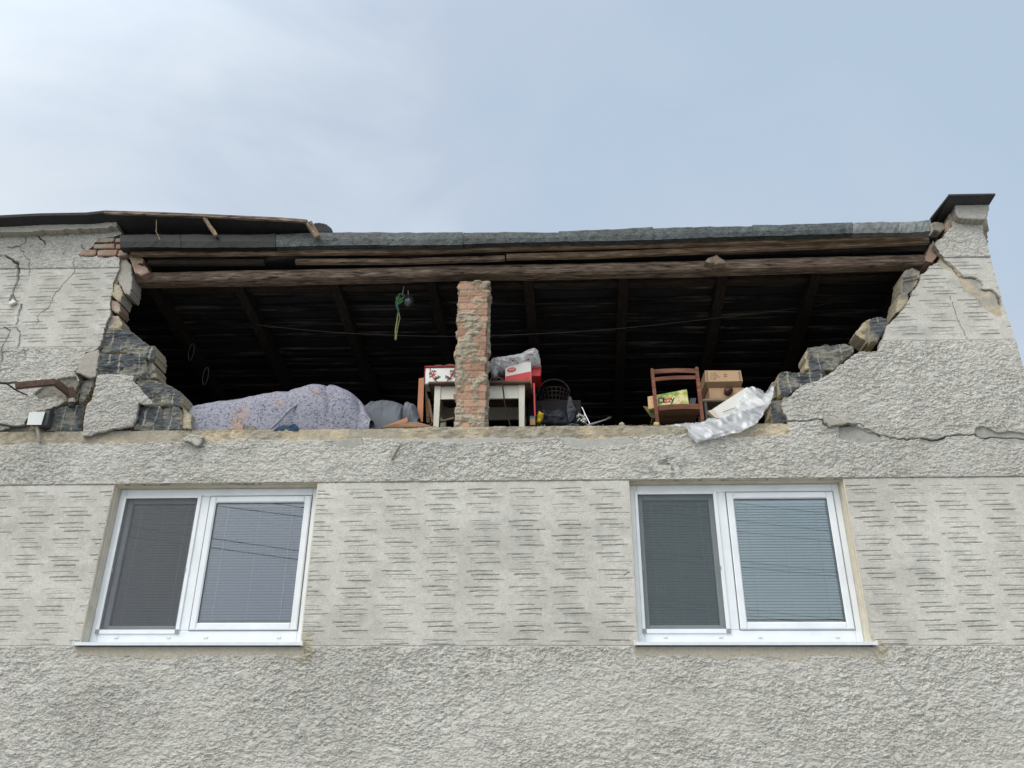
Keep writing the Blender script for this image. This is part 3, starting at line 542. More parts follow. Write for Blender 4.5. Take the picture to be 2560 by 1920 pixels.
# masonry of the stumps, set back from the plaster edge, ragged toward the opening
slab('wall_stump', [(-200, 1088), (-200, 560), (262, 560), (275, 600), (300, 640), (300, 660), (300, 700), (292, 740), (272, 770), (268, 805), (262, 825), (250, 868), (215, 900), (205, 960), (190, 1000), (110, 1040), (110, 1088)], 0.05, 0.31, None, house, 'stone', 0.014, cut=0.02)
slab('wall_stump', [(2400, 545), (2380, 575), (2362, 600), (2350, 640), (2340, 668), (2300, 720), (2270, 775), (2222, 835), (2210, 890), (2120, 925), (2030, 985), (1985, 1010), (1985, 1088), (2485, 1088), (2485, 900), (2480, 800), (2470, 545)], 0.05, 0.31, None, house, 'stone', 0.014, cut=0.02)
# cornices
slab('cornice', [(-250, 553), (0, 547), (60, 544), (288, 535), (293, 548), (291, 567), (150, 575), (0, 582), (-250, 590)], -0.10, 0.28, None, house, 'plaster', 0.008, 0.008, dz=0.006, side=(0.33, 0.31, 0.27))
slab('cornice', [(2388, 504), (2472, 508), (2474, 520), (2470, 536), (2462, 550), (2400, 544), (2388, 536)], -0.10, 0.28, None, house, 'plaster', 0.008, 0.008, dz=0.006, side=(0.33, 0.31, 0.27))
slab('brick_edge', [(2385, 515), (2392, 540), (2375, 575), (2362, 585), (2362, 560), (2374, 535)], -0.005, 0.28, None, house, 'brick', 0.01)
# ---- side, rear walls, attic floor
sh = MB(); sh.box(XC-0.3, XC-0.015, 0.335, 6.2, 0, 6.35); sh.box(-9, XC-0.3, 6.0, 6.2, 0, 5.3); sh.box(-9.2, -9.0, 0.335, 6.2, 0, 6.9); sh.build('outer_wall', M['conduit'], house)
fl_ = MB(); fl_.box(-9, XC-0.32, 0.335, 5.99, ZF-0.25, ZF); fl_.build('attic_floor', M['floor'], house)
lt = MB(); lt.box(-5.0, 3.2, 0.05, 0.32, ZL-0.02, ZL-0.004); lt.build('ledge', M['conduit'], house)
# ---- masonry blocks
BL = [([(262, 822), (310, 823), (330, 830), (352, 848), (372, 862), (388, 866), (388, 890), (386, 905), (340, 893), (310, 880), (250, 882), (252, 862), (258, 840)], 0.03, 'block'),
      ([(254, 884), (352, 882), (366, 890), (368, 945), (330, 946), (243, 944), (246, 905)], 0.02, 'block'),
      ([(366, 892), (380, 900), (391, 922), (390, 946), (368, 946)], 0.05, 'stone'),
      ([(207, 948), (243, 946), (236, 968), (212, 1010), (197, 1010)], 0.045, 'block'),
      ([(338, 952), (352, 946), (372, 946), (400, 952), (430, 966), (456, 985), (460, 1000), (456, 1018), (436, 1016), (350, 1008)], 0.03, 'block'),
      ([(118, 1016), (210, 1014), (206, 1080), (112, 1080)], 0.04, 'block'),
      ([(210, 1014), (338, 1012), (336, 1080), (208, 1080)], 0.055, 'block'),
      ([(345, 1014), (400, 1012), (408, 1030), (406, 1078), (337, 1077), (340, 1040)], 0.02, 'block'),
      ([(406, 1022), (430, 1012), (452, 1020), (456, 1050), (455, 1077), (404, 1077)], 0.028, 'block'),
      ([(455, 1020), (466, 1024), (478, 1036), (479, 1074), (456, 1075)], 0.06, 'stone'),
      ([(2020, 868), (2060, 862), (2110, 862), (2135, 866), (2135, 884), (2110, 903), (2086, 926), (2025, 927), (2022, 900)], 0.035, 'block'),
      ([(1944, 934), (1966, 929), (2000, 930), (2062, 924), (2066, 936), (2056, 946), (2020, 962), (1990, 976), (1962, 994), (1946, 992)], 0.03, 'block'),
      ([(1926, 1002), (1955, 997), (1966, 1004), (1968, 1058), (1932, 1062), (1926, 1040)], 0.035, 'block'),
      ([(2138, 832), (2160, 802), (2176, 796), (2178, 855), (2168, 860)], 0.09, 'stone'),
      ([(2172, 800), (2195, 794), (2216, 800), (2216, 820), (2200, 842), (2192, 858), (2174, 858)], 0.035, 'block'),
      ([(2262, 676), (2280, 672), (2302, 674), (2300, 700), (2284, 726), (2262, 742), (2248, 735), (2250, 705)], 0.07, 'stone'),
      ([(2246, 740), (2268, 728), (2272, 750), (2256, 775), (2236, 790), (2240, 762)], 0.05, 'stone'),
      ([(2312, 635), (2334, 600), (2345, 628), (2345, 640), (2330, 658), (2310, 652)], 0.06, 'brick'),
      ([(1930, 955), (1944, 950), (1944, 992), (1930, 1000)], 0.08, 'stone'), ([(2012, 880), (2022, 872), (2026, 925), (2012, 926)], 0.08, 'stone')]
for pts, y0, kd in BL:
    slab({'block': 'concrete_block', 'stone': 'stone', 'brick': 'brick'}[kd], pts, y0, 0.30, None, house, kd, 0.008, 0.010, dz=0.006, cut=0.014)
# left edge stones and bricks hanging in the break
ST = [([(296, 645), (318, 650), (330, 668), (332, 710), (325, 740), (312, 735), (298, 710), (288, 690)], 0.03, 0.24, 'smooth', 'plaster_chunk'),
      ([(285, 708), (300, 712), (308, 738), (304, 758), (292, 752), (280, 738)], 0.02, 0.22, 'stone', 'stone'), ([(276, 748), (300, 758), (302, 778), (295, 785), (278, 775)], 0.03, 0.22, 'brick', 'brick'),
      ([(275, 785), (296, 790), (308, 812), (300, 820), (268, 822), (264, 805)], 0.02, 0.26, 'stone', 'stone'),
      ([(188, 932), (210, 886), (246, 872), (248, 890), (240, 944), (225, 945)], -0.02, 0.05, 'smooth', 'plaster_chunk'),
      ([(290, 545), (305, 548), (322, 570), (328, 590), (318, 592), (300, 572)], 0.10, 0.3, 'brick', 'brick'),
      ([(328, 660), (335, 655), (370, 670), (371, 682), (352, 690), (335, 682)], 0.02, 0.22, 'brick', 'brick'), ([(320, 636), (342, 622), (360, 648), (358, 660), (330, 665)], 0.03, 0.24, 'brick', 'brick')]
for pts, y0, y1, kd, nm in ST: slab(nm, pts, y0, y1, None, house, kd, 0.008, 0.012, dz=0.006)
for row in [(640, 624, 198, 318), (622, 609, 232, 330), (606, 594, 238, 322)]:
    zb, zt, xa, xb = row; x = xa
    while x < xb-8:
        x2 = min(x+random.uniform(38, 56), xb); slab('brick', [(x+1, zb), (x2-1.5, zb-1.5), (x2-1+3, zt-1), (x+4, zt+1)], -0.015-random.random()*0.012, 0.2, None, house, 'brick', 0.007, 0.008, dz=0.006, cut=0.006); x = x2
# ---- brick pillar
def pillar():
    x0, x1 = W(1137, 1064, 0.04)[0], W(1211, 1064, 0.04)[0]; y0, y1 = 0.04, 0.25; z0, z1 = ZL-0.015, W(1143, 703, 0.04)[2]; per = []
    n = 34
    for a, b, nx_, ny_ in (((x0, y0), (x1, y0), 0, -1), ((x1, y0), (x1, y1), 1, 0), ((x1, y1), (x0, y1), 0, 1), ((x0, y1), (x0, y0), -1, 0)):
        for i in range(n): t = i/n; per.append((a[0]+(b[0]-a[0])*t, a[1]+(b[1]-a[1])*t, nx_, ny_, t))
    s = np.arange(len(per))*0.009; Zp = np.arange(z0, z1, 0.007); P = np.array(per); SS, ZP = np.meshgrid(s, Zp, indexing='ij')
    ch = 0.076; course = np.floor((ZP-z0+0.006*(fbm(SS, ZP, 5, 5, 2, 3)-.5))/ch).astype(int); fz_ = ((ZP-z0)/ch) % 1
    bl_ = 0.155; bx = np.floor((SS+course*0.077)/bl_); fb = ((SS+course*0.077)/bl_) % 1
    r1 = vnoise(bx*3.7+course*11.3, course*5.1+0*SS, 41); out = 0.014*(r1-.5)
    cj = vnoise(course*7.7, 0*SS, 45)-.5
    joint = (fz_ < 0.13) | (fb < 0.05)
    sm = fbm(SS, ZP, 6, 7.5, 5, 47, .6); smear = sst(0.525, 0.555, sm); s2 = sst(0.59, 0.605, sm)+sst(0.65, 0.665, sm)
    hh = fbm(SS, ZP, 18, 26, 4, 49, .6)
    out = out+np.where(joint, -0.009, 0)+smear*0.009+0.008*s2+0.009*(hh-.5)+0.004
    colb = np.array([0.36, 0.215, 0.15])*(0.75+0.6*r1[..., None]); colb = colb*(1-.4*sst(.5, .65, fbm(SS, ZP, 14, 14, 3, 52)))[..., None]+np.array([0.42, 0.34, 0.27])*(.4*sst(.5, .65, fbm(SS, ZP, 14, 14, 3, 52)))[..., None]
    k = np.clip(smear+joint*0.8, 0, 1)[..., None]; colp = colb*(1-k)+np.array([0.36, 0.315, 0.24])*(0.75+.5*hh[..., None])*k
    nx_, ny_ = P[:, 2][:, None], P[:, 3][:, None]; dgx = (ZP-z0)*-0.00
    x = P[:, 0][:, None]+nx_*out+cj*0.022+dgx; y = P[:, 1][:, None]+ny_*out
    nP, nZ = SS.shape; V = np.stack([x.ravel(), y.ravel(), ZP.ravel()], 1); idx = np.arange(nP*nZ).reshape(nP, nZ); i2 = np.roll(idx, -1, 0)
    Q = np.stack([idx[:, :-1].ravel(), i2[:, :-1].ravel(), i2[:, 1:].ravel(), idx[:, 1:].ravel()], 1)
    me = np_mesh('brick_pillar', V, Q, colp.reshape(-1, 3)); link('brick_pillar', me, M['brick'], house)
    c = MB(); c.box(x0+.02, x1-.02, y0+.02, y1-.02, z0, z1-0.004); c.build('pillar_core', M['conduit'], house)
pillar()
# ---- roof timbers
def log(name, path, y, rz, ry, m, n=60, jit=0.006, seed=3, ns=12):
    """long weathered timber following a surveyed centre line"""
    P = np.array([W(u, v, y) for u, v in path]); t = np.linspace(0, 1, n*3); cum = np.linspace(0, 1, len(P)); x = np.interp(t, cum, P[:, 0]); z = np.interp(t, cum, P[:, 2])
    a = np.linspace(0, 2*math.pi, ns, endpoint=False)+math.pi/ns; TT, AA = np.meshgrid(t*(x[-1]-x[0]), a, indexing='ij'); k = 0.45   # squarish section
    cx = np.sign(np.cos(AA))*np.abs(np.cos(AA))**k; cz = np.sign(np.sin(AA))*np.abs(np.sin(AA))**k
    nn = 1+0.16*(fbm(TT, AA, 1.5, 1.1, 4, seed)-.5)+jit*10*(fbm(TT, AA, 7, 4, 3, seed+3)-.5)
    V = np.stack([x[:, None]+0*AA, y+ry*cx*nn, z[:, None]+rz*cz*nn], -1); idx = np.arange(TT.size).reshape(TT.shape); i2 = np.roll(idx, -1, 1)
    Q = np.stack([idx[:-1].ravel(), idx[1:].ravel(), i2[1:].ravel(), i2[:-1].ravel()], 1); V = V.reshape(-1, 3)
    e0 = [tuple(idx[0]), tuple(idx[-1][::-1])]; mb = MB(); mb.add(V, [tuple(q) for q in Q]+e0); return mb.build(name, m, house)
log('wall_beam', [(345, 702), (600, 697), (900, 691), (1160, 683), (1450, 679), (1700, 674), (2000, 665), (2325, 657)], 0.19, 0.062, 0.085, M['beam'], seed=5)
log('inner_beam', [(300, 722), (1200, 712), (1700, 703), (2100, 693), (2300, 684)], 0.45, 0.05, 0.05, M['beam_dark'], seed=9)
log('fascia_board', [(330, 636), (1000, 630), (1250, 622), (1700, 611), (2300, 592)], -0.02, 0.026, 0.03, M['fascia_wood'], seed=15, jit=0.004, ns=8)
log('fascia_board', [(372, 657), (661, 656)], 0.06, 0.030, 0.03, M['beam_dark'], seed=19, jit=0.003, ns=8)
log('fascia_board', [(740, 655), (1000, 654), (1262, 646)], 0.05, 0.028, 0.03, M['beam'], seed=23, jit=0.004, ns=8)
log('fascia_board', [(1266, 643), (1500, 638), (1795, 625), (2100, 613), (2320, 603)], 0.04, 0.032, 0.03, M['fascia_wood'], seed=27, jit=0.008, ns=8)
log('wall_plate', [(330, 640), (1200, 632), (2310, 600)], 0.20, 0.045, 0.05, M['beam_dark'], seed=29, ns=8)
# roof slope: falls away from the street
dv = CF*FPX+CR*(1500-1280)-CU*(2600-960); dv = dv/dv[1]; RS = dv[2]; RX = dv[0]
ZR0 = W(1300, 652, 0.2)[2]+0.02
print('roof slope', RS, RX, ZR0)
YE = min(5.95, (ZR0-ZF-0.02)/-RS-0.05)
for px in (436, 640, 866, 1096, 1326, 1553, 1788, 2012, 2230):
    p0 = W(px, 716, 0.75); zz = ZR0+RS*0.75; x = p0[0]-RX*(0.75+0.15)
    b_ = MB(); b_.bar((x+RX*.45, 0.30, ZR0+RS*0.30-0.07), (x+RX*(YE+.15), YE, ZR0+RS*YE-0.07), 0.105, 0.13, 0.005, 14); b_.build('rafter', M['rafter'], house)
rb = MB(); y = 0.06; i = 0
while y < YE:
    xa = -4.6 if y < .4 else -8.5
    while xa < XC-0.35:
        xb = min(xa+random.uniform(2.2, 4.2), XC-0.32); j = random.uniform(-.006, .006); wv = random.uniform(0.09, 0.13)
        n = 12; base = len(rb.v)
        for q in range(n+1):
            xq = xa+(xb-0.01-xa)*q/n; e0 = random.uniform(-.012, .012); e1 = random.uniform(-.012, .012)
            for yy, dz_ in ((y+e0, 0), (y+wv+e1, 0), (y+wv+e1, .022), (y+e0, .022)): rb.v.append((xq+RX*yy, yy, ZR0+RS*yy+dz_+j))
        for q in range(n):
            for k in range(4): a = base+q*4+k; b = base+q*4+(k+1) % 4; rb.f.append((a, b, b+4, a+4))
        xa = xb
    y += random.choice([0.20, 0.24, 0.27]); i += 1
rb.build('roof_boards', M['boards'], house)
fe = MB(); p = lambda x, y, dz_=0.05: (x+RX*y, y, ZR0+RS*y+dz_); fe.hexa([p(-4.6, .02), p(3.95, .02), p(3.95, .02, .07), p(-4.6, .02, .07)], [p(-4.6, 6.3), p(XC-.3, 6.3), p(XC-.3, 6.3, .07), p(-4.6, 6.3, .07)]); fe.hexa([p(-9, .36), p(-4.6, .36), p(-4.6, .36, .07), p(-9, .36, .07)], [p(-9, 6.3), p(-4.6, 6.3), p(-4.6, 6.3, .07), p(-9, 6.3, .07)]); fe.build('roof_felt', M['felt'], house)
# ---- sheet metal edge, seven lengths lapped end to end
seg = [(300, 455, 587, 586, 621, 621, 'zinc_shaded'), (453, 692, 586, 584, 621, 620, 'zinc_shaded'), (690, 925, 584, 580, 620, 615, 'zinc'), (922, 1160, 580, 579, 615, 614, 'zinc'), (1158, 1400, 581, 581, 613, 607, 'zinc'), (1397, 1636, 579, 568, 606, 602, 'zinc'), (1633, 1884, 569, 565, 602, 593, 'zinc'),
       (1881, 2135, 564, 556, 593, 585, 'zinc'), (2132, 2250, 557, 555, 586, 585, 'zinc_light'), (2247, 2330, 556, 550, 585, 580, 'zinc_light')]
for k, (xa, xb, ta, tb, ba, bb, mn) in enumerate(seg):
    tj = random.Random(k+50).uniform(-1.6, 1.6); ta += tj; tb += tj*.5; yo = -0.13-0.006*(k % 2); n = 14; mb = MB(); base = 0; jr = random.Random(k)
    for i in range(n+1):
        t = i/n; u = xa+(xb-3.2-xa)*t; sagp = 2.2*math.sin(t*math.pi)*jr.uniform(0.3, 1)*(1 if k % 2 else -1); top = ta+(tb-ta)*t+sagp+jr.uniform(-.7, .7); bot = ba+(bb-ba)*t+sagp*0.6+jr.uniform(-.6, .6)
        for (v, y_) in ((bot, yo+0.03), (bot-2.5, yo), (top+(bot-top)*.5, yo-0.008+jr.uniform(-.004, .004)), (top+1.5, yo), (top, yo+0.012)): mb.v.append(tuple(W(u, v, y_)))
        pz = W(u, top, yo+0.012); mb.v.append((pz[0], yo+0.22, pz[2]-0.03)); pb = W(u, bot, yo+0.03); mb.v.append((pb[0], yo+0.12, pb[2]-0.003))
    for i in range(n):
        a = i*7; b = a+7
        for r_ in range(5): 
            mb.f.append((a+r_, b+r_, b+r_+1, a+r_+1))
        mb.f.append((a+6, b+6, b, a))
    o = mb.build('metal_edge_strip', M[mn], house)
log('seam_backing', [(304, 604), (1000, 598), (1400, 595), (1640, 587), (2320, 568)], -0.085, 0.040, 0.014, M['felt'], seed=61, ns=8, jit=0.001)  # added dark backing, stops sky showing through the strip seams
# ---- lifted piece of roof deck on the left
mb = MB(); edge = [(-260, 551), (0, 538), (100, 533), (215, 531), (262, 526), (360, 529), (435, 531.5), (560, 537), (690, 543), (735, 546), (768, 549)]
lw = []
for u, v in edge: a = W(u, v, -0.24); lw.append((a, 0.0))
n = len(edge)
for (a, _) in lw:
    mb.v += [(a[0], -0.24, a[2]), (a[0], -0.24, a[2]-0.032), (a[0]+0.02, 0.75, a[2]-0.12-0.032), (a[0]+0.02, 0.75, a[2]-0.12)]
for i in range(n-1):
    for k in range(4): a = i*4+k; b = i*4+(k+1) % 4; mb.f.append((a, b, b+4, a+4))
mb.f.append((0, 3, 2, 1)); mb.f.append(tuple((n-1)*4+k for k in range(4))); mb.build('lifted_roof_deck', M['felt_top'], house)
mb = MB(); pr = None
for (u0, v0), (u1, v1) in zip(edge[4:-1], edge[5:]):
    mb.bar(W(u0, v0+6, -0.235), W(u1, v1+6, -0.235), 0.03, 0.028, 0.003, 3)
mb.build('lath', M['beam'], house)
for (ua, va, ub, vb, yb) in ((511, 546, 541, 590, -0.17), (766, 556, 792, 594, -0.19), (774, 556, 797, 592, -0.16)):
    mb = MB(); mb.bar(W(ua, va, -0.22), W(ub, vb, yb), 0.045, 0.03, 0.003, 4); mb.build('broken_lath', M['lath'], house)
mb = MB(); mb.tube([W(391, 550, -.2), W(391, 572, -.19), (W(390, 578, -.2)), W(400, 600, -.2)], 0.005, 5); mb.build('loose_splinter', M['lath'], house)
slab('torn_felt', [(783, 557), (800, 556), (812, 558), (826, 568), (834, 578), (838, 584), (788, 584)], -0.02, 0.25, None, house, 'smooth', 0.01, 0.01, side=(0.03, 0.03, 0.035)).data.materials[0] = M['felt']
# ---- cap sheet on the right end
def sheet3(name, pts, th, m, parent):
    mb = MB(); n = len(pts); P = [np.array(p) for p in pts]; mb.v = [tuple(p) for p in P]+[tuple(p+np.array([0, 0, th])) for p in P]
    mb.f = [tuple(range(n))[::-1], tuple(range(n, 2*n))]+[(i, (i+1) % n, (i+1) % n+n, i+n) for i in range(n)]; return mb.build(name, m, parent)
A = W(2372, 489, -0.24); B = W(2489, 487, -0.24); D_ = W(2478, 513, -0.02)
sheet3('cap_sheet', [A, B, (B[0]-0.02, 0.75, B[2]-0.14), (A[0]+0.02, 0.75, A[2]-0.14)], 0.018, M['cap'], house)
F0 = W(2326, 548, 0.05); sheet3('cap_flap', [(A[0], A[1], A[2]-0.004), (A[0]+0.02, 0.75, A[2]-0.14), (F0[0]+0.1, 0.6, F0[2]), tuple(F0)], 0.016, M['cap'], house)
slab('stone', [(2328, 555), (2345, 552), (2362, 556), (2366, 570), (2350, 585), (2332, 580)], 0.02, 0.25, None, house, 'stone', 0.01, 0.01)

# ---- windows
def rect_frame(mb, x0, x1, z0, z1, wl, wr, wb, wt, y0, y1, bev=0.006):
    mb.box(x0, x0+wl, y0, y1, z0, z1, bev); mb.box(x1-wr, x1, y0, y1, z0, z1, bev); mb.box(x0+wl, x1-wr, y0+0.0007, y1, z0, z0+wb, bev); mb.box(x0+wl, x1-wr, y0+0.0007, y1, z1-wt, z1, bev)
def window(a, b, wi):
    YF = 0.118; z0, z1 = WZ0, WZ1; wd = b-a; lab = ['white two-light window with a lilac-grey blind and dark insect screen', 'white two-light window with a pale teal blind and dark insect screen'][wi]
    f = MB(); rect_frame(f, a+.012, b-.012, z0+.012, z1-.014,   .062, .06, .128, .075, YF, YF+.075, .007)
    mx0 = a+0.41*wd; mx1 = mx0+0.095; f.box(mx0, mx1, YF+.0012, YF+.074, z0+.1402, z1-.0892, .006)
    w_ = f.build('window', M['pvc'], house); w_['label'] = lab
    r_ = MB(); r_.box(a-.002, a+.012, 0.0465, YF+.09, z0, z1); r_.box(b-.012, b+.002, 0.0465, YF+.09, z0, z1); r_.box(a+.0122, b-.0122, 0.0465, YF+.09, z1-.014, z1+.003); r_.box(a+.0122, b-.0122, .0465, YF+.09, z0-.004, z0+.012)
    # plaster returns reach the outer face
    for q in ((a-.002, a+.0, z0, z1), (b-.0, b+.002, z0, z1)): r_.box(q[0]-.004, q[1]+.004, 0.004, .0463, q[2], q[3])
    r_.box(a+.0045, b-.0045, 0.003, .0463, z1-.003, z1+.003); r_.build('window_reveal', M['reveal'], w_)
    # right sash
    s = MB(); sx0, sx1, sz0, sz1 = mx1+.003, b-.075, z0+.141, z1-.092; rect_frame(s, sx0, sx1, sz0, sz1, .062, .062, .062, .062, YF-.014, YF+.055, .010); s.build('sash', M['pvc'], w_)
    g_ = MB(); rect_frame(g_, sx0-.0035, sx1+.0035, sz0-.0035, sz1+.0035, .0045, .0045, .0045, .0045, YF-.003, YF+.002, 0); rect_frame(g_, sx0+.0605, sx1-.0605, sz0+.0605, sz1-.0605, .004, .004, .004, .004, YF+.002, YF+.012, 0); g_.build('seal', M['rubber'], w_)
    gx0, gx1, gz0, gz1 = sx0+.0647, sx1-.0647, sz0+.0647, sz1-.0647
    p_ = MB(); p_.box(gx0, gx1, YF+.010, YF+.014, gz0, gz1); p_.build('pane', M['glass'], w_)
    def blind(x0, x1, zb, zt, y, m, ang, nm='blind'):
        bl = MB(); bl.box(x0, x1, y-.012, y+.012, zt-.028, zt); z = zt-.040; hw = .0135
        while z > zb+.012:
            dy = hw*math.cos(ang); dz_ = hw*math.sin(ang); bl.add([(x0, y-dy, z-dz_), (x1, y-dy, z-dz_), (x1, y, z+.0022), (x0, y, z+.0022), (x1, y+dy, z+dz_), (x0, y+dy, z+dz_)], [(0, 1, 2, 3), (3, 2, 4, 5)]); z -= .0246
        bl.box(x0, x1, y-.008, y+.008, zb, zb+.011); o = bl.build(nm, m, w_)
        c_ = MB()
        for t in (0.13, 0.5, 0.87): xx = x0+(x1-x0)*t; c_.tube([(xx, y-.0145, zb+.02), (xx, y-.0145, zt-.02)], .0022 if t != 0.5 else .0011, 5)
        c_.build('blind_cord', M['cord'], w_); return o
    blind(gx0+.004, gx1-.004, gz0+.004, gz1-.004, YF+.042, M['blind1'] if wi == 0 else M['blind2'], math.radians(62))
    # left light: recessed sash behind an outside insect screen
    lx0, lx1, lz0, lz1 = a+.078, mx0-.003, z0+.141, z1-.092
    s = MB(); rect_frame(s, lx0, lx1, lz0, lz1, .05, .05, .045, .05, YF+.045, YF+.10, .008); s.build('sash', M['pvc'], w_)
    p_ = MB(); p_.box(lx0+.052, lx1-.052, YF+.070, YF+.074, lz0+.047, lz1-.052); p_.build('pane', M['glass'], w_)
    blind(lx0+.056, lx1-.056, lz0+.05, lz1-.056, YF+.102, M['blind3'], math.radians(64))
    s = MB(); t_ = .012
    rect_frame(s, lx0-.022, lx1+.018, lz0-.030, lz1+.012, .028, .034, .036, .026, YF-.012, YF-.001, .003); o = s.build('insect_screen', M['pvc'], w_)
    for cx in (lx0-.023, lx1+.019-.036): s = MB(); s.box(cx, cx+.036, YF-.0135, YF-.0122, lz0-.031, lz0+.007); s.build('screen_corner', M['greycap'], w_)
    s = MB(); s.box(lx0+.0062, lx1-.0162, YF-.006, YF-.005, lz0+.006, lz1-.014); s.build('screen_mesh', M['mesh1'] if wi == 0 else M['mesh2'], w_)
    for cx in (lx0+.009, lx1-.022): s = MB(); s.box(cx, cx+.012, YF-.016, YF-.0065, lz0+.50, lz0+.535, .002); s.build('screen_handle', M['greycap'], w_)
    # drain caps, sill
    for t in (.13, .372, .545, .88):
        s = MB(); cx = a+wd*t; s.box(cx-.018, cx+.018, YF-.009, YF+.001, z0+.074, z0+.089, .004); s.build('drain_cap', M['cream'], w_)
    s = MB(); s.add([(a-.02, -.052, z0-.006), (b+.02, -.052, z0-.006), (b+.02, -.052, z0+.020), (a-.02, -.052, z0+.020), (b+.02, YF+.002, z0+.034), (a-.02, YF+.002, z0+.034), (a-.02, -.044, z0-.006), (b+.02, -.044, z0-.006), (b+.02, -.044, z0+.012), (a-.02, -.044, z0+.012), (b+.02, YF+.002, z0+.026), (a-.02, YF+.002, z0+.026)],
                    [(0, 1, 2, 3), (3, 2, 4, 5), (0, 6, 7, 1), (6, 9, 8, 7), (9, 11, 10, 8), (0, 3, 9, 6), (1, 7, 8, 2), (3, 5, 11, 9), (2, 8, 10, 4)]); s.build('window_sill', M['sill'], w_)
    for cx in (a-.034, b+.0202):
        s = MB(); s.box(cx, cx+.0138, -.056, .002, z0-.010, z0+.030, .003); s.build('sill_end_cap', M['cream'], w_)
    # dark room and curtain behind
    s = MB(); s.add([(a-.3, .34, z0-.3), (b+.3, .34, z0-.3), (b+.3, 1.6, z0-.3), (a-.3, 1.6, z0-.3), (a-.3, .34, z1+.2), (b+.3, .34, z1+.2), (b+.3, 1.6, z1+.2), (a-.3, 1.6, z1+.2)], [(0, 1, 2, 3), (4, 7, 6, 5), (3, 2, 6, 7), (0, 3, 7, 4), (1, 5, 6, 2)]); s.build('room', M['room'], w_)
for i, (a, b) in enumerate(WIN): window(a, b, i)

# ================================================================== THINGS ON THE WALL
def T(name, label, cat, loc, group=None): return thing(name, label, cat, loc, group)
def solo(o, label, cat, group=None): return tag(o, label, cat, group)
o = slab('plaster_slab', [(243, 937), (300, 936), (336, 941), (336, 954), (368, 990), (390, 1012), (366, 1012), (346, 1010), (342, 1040), (331, 1064), (262, 1077), (206, 1092), (205, 1072), (216, 1012), (228, 1000), (238, 968)], -0.05, -0.012, None, None, 'plaster', 0.007, 0.016, dz=0.005, tilt=(0, -0.03), side=(0.36, 0.35, 0.31)); solo(o, 'large slab of rough grey plaster leaning loose against dark blocks', 'plaster slab')
o = slab('plaster_chip', [(454, 1100), (474, 1085), (508, 1090), (500, 1112), (492, 1117), (482, 1108)], -0.06, -0.02, None, None, 'plaster', 0.006, 0.012, dz=0.005); solo(o, 'small square plaster flake lying on the ledge left of the patterned sheet', 'plaster chip', 'plaster flakes')
o = slab('plaster_chip', [(20, 757), (30, 747), (43, 753), (33, 759), (22, 763)], -0.035, -0.01, None, None, 'smooth', 0.005, 0.004, cut=0.003); o.data.materials[0] = M['white_card']; solo(o, 'tiny white chip wedged at the lower end of the crack', 'plaster chip', 'plaster flakes')
mb = MB(); mb.bar(W(1000, 1113, -0.05), W(979, 1151, -0.014), 0.03, 0.010, 0.003, 3); o = mb.build('plaster_sliver', M['conduit']); solo(o, 'thin slanted sliver sticking out of the render below the table', 'sliver')
o = slab('plaster_slab', [(2058, 1038), (2080, 1042), (2144, 1057), (2152, 1061), (2120, 1060), (2075, 1066), (2060, 1056)], -0.045, -0.012, None, None, 'smooth', 0.007, 0.010, dz=0.005, side=(0.35, 0.34, 0.30)); solo(o, 'narrow slab of smooth plaster peeling at the crack right of the curtain', 'plaster slab')
# rusty bracket
br = T('wall_bracket', 'rusty bent steel bracket fixed to the rough wall at left', 'bracket', W(185, 1000, 0.0))
mb = MB(); mb.bar(W(38, 965, -0.34), W(140, 955, -0.20), 0.05, 0.055, 0.001, 3); mb.build('arm', M['rust'], br)
mb = MB(); mb.bar(W(138, 955, -0.21), W(176, 985, -0.08), 0.05, 0.055, 0.001, 3); mb.build('knee', M['rust'], br)
mb = MB(); mb.bar(W(172, 972, -0.09), W(182, 1000, -0.05), 0.09, 0.06, 0.001, 3); mb.build('plate', M['rust'], br)
mb = MB(); mb.tube([W(180, 998, -.07), W(180, 1010, -.07)], [.032, .032], 12); mb.build('insulator', M['conduit'], br); mb = MB(); mb.tube([W(180, 1008, -.07), W(179, 1018, -.07)], [.04, .03], 12); mb.build('insulator_base', M['black'], br)
def cable(name, pts, r, m, label, cat='cable', group=None, n=6):
    P = [W(*p) for p in pts]; Q = []
    for i in range(len(P)-1):            # catmull-rom
        p0, p1, p2, p3 = P[max(i-1, 0)], P[i], P[i+1], P[min(i+2, len(P)-1)]
        for t in np.linspace(0, 1, 8, endpoint=False): Q.append(0.5*((2*p1)+(-p0+p2)*t+(2*p0-5*p1+4*p2-p3)*t*t+(-p0+3*p1-3*p2+p3)*t**3))
    Q.append(P[-1]); mb = MB(); mb.tube(Q, r, n); o = mb.build(name, m, None, True)
    return solo(o, label, cat, group) if label else o
cable('cable', [(-60, 950, -.25), (0, 957, -.22), (20, 958, -.2), (40, 956, -.3), (60, 965, -.2)], 0.012, M['cable'], 'black cable ending at the rusty bracket')
cable('cable', [(18, 960, -.2), (35, 972, -.12), (50, 980, -.08), (68, 988, -.06)], 0.008, M['cable'], 'short black cable tail drooping under the rusty bracket')
cable('cable', [(-60, 1060, -.05), (0, 1061, -.04), (30, 1066, -.04), (55, 1066, -.05), (72, 1062, -.06)], 0.012, M['cable'], 'black cable running to the white junction box')
jb = T('junction_box', 'junction box with a white square cover at the wall foot', 'junction box', W(95, 1060, 0.0))
mb = MB(); x0, x1 = W(72, 1062, -.06)[0], W(121, 1062, -.03)[0]; za, zb_ = W(80, 1064, -.06)[2], W(80, 1026, -.06)[2]; mb.box(x0+.03, x1, -.06, .03, za-.0, zb_-.0, .006); mb.build('box', M['box_grey'], jb)
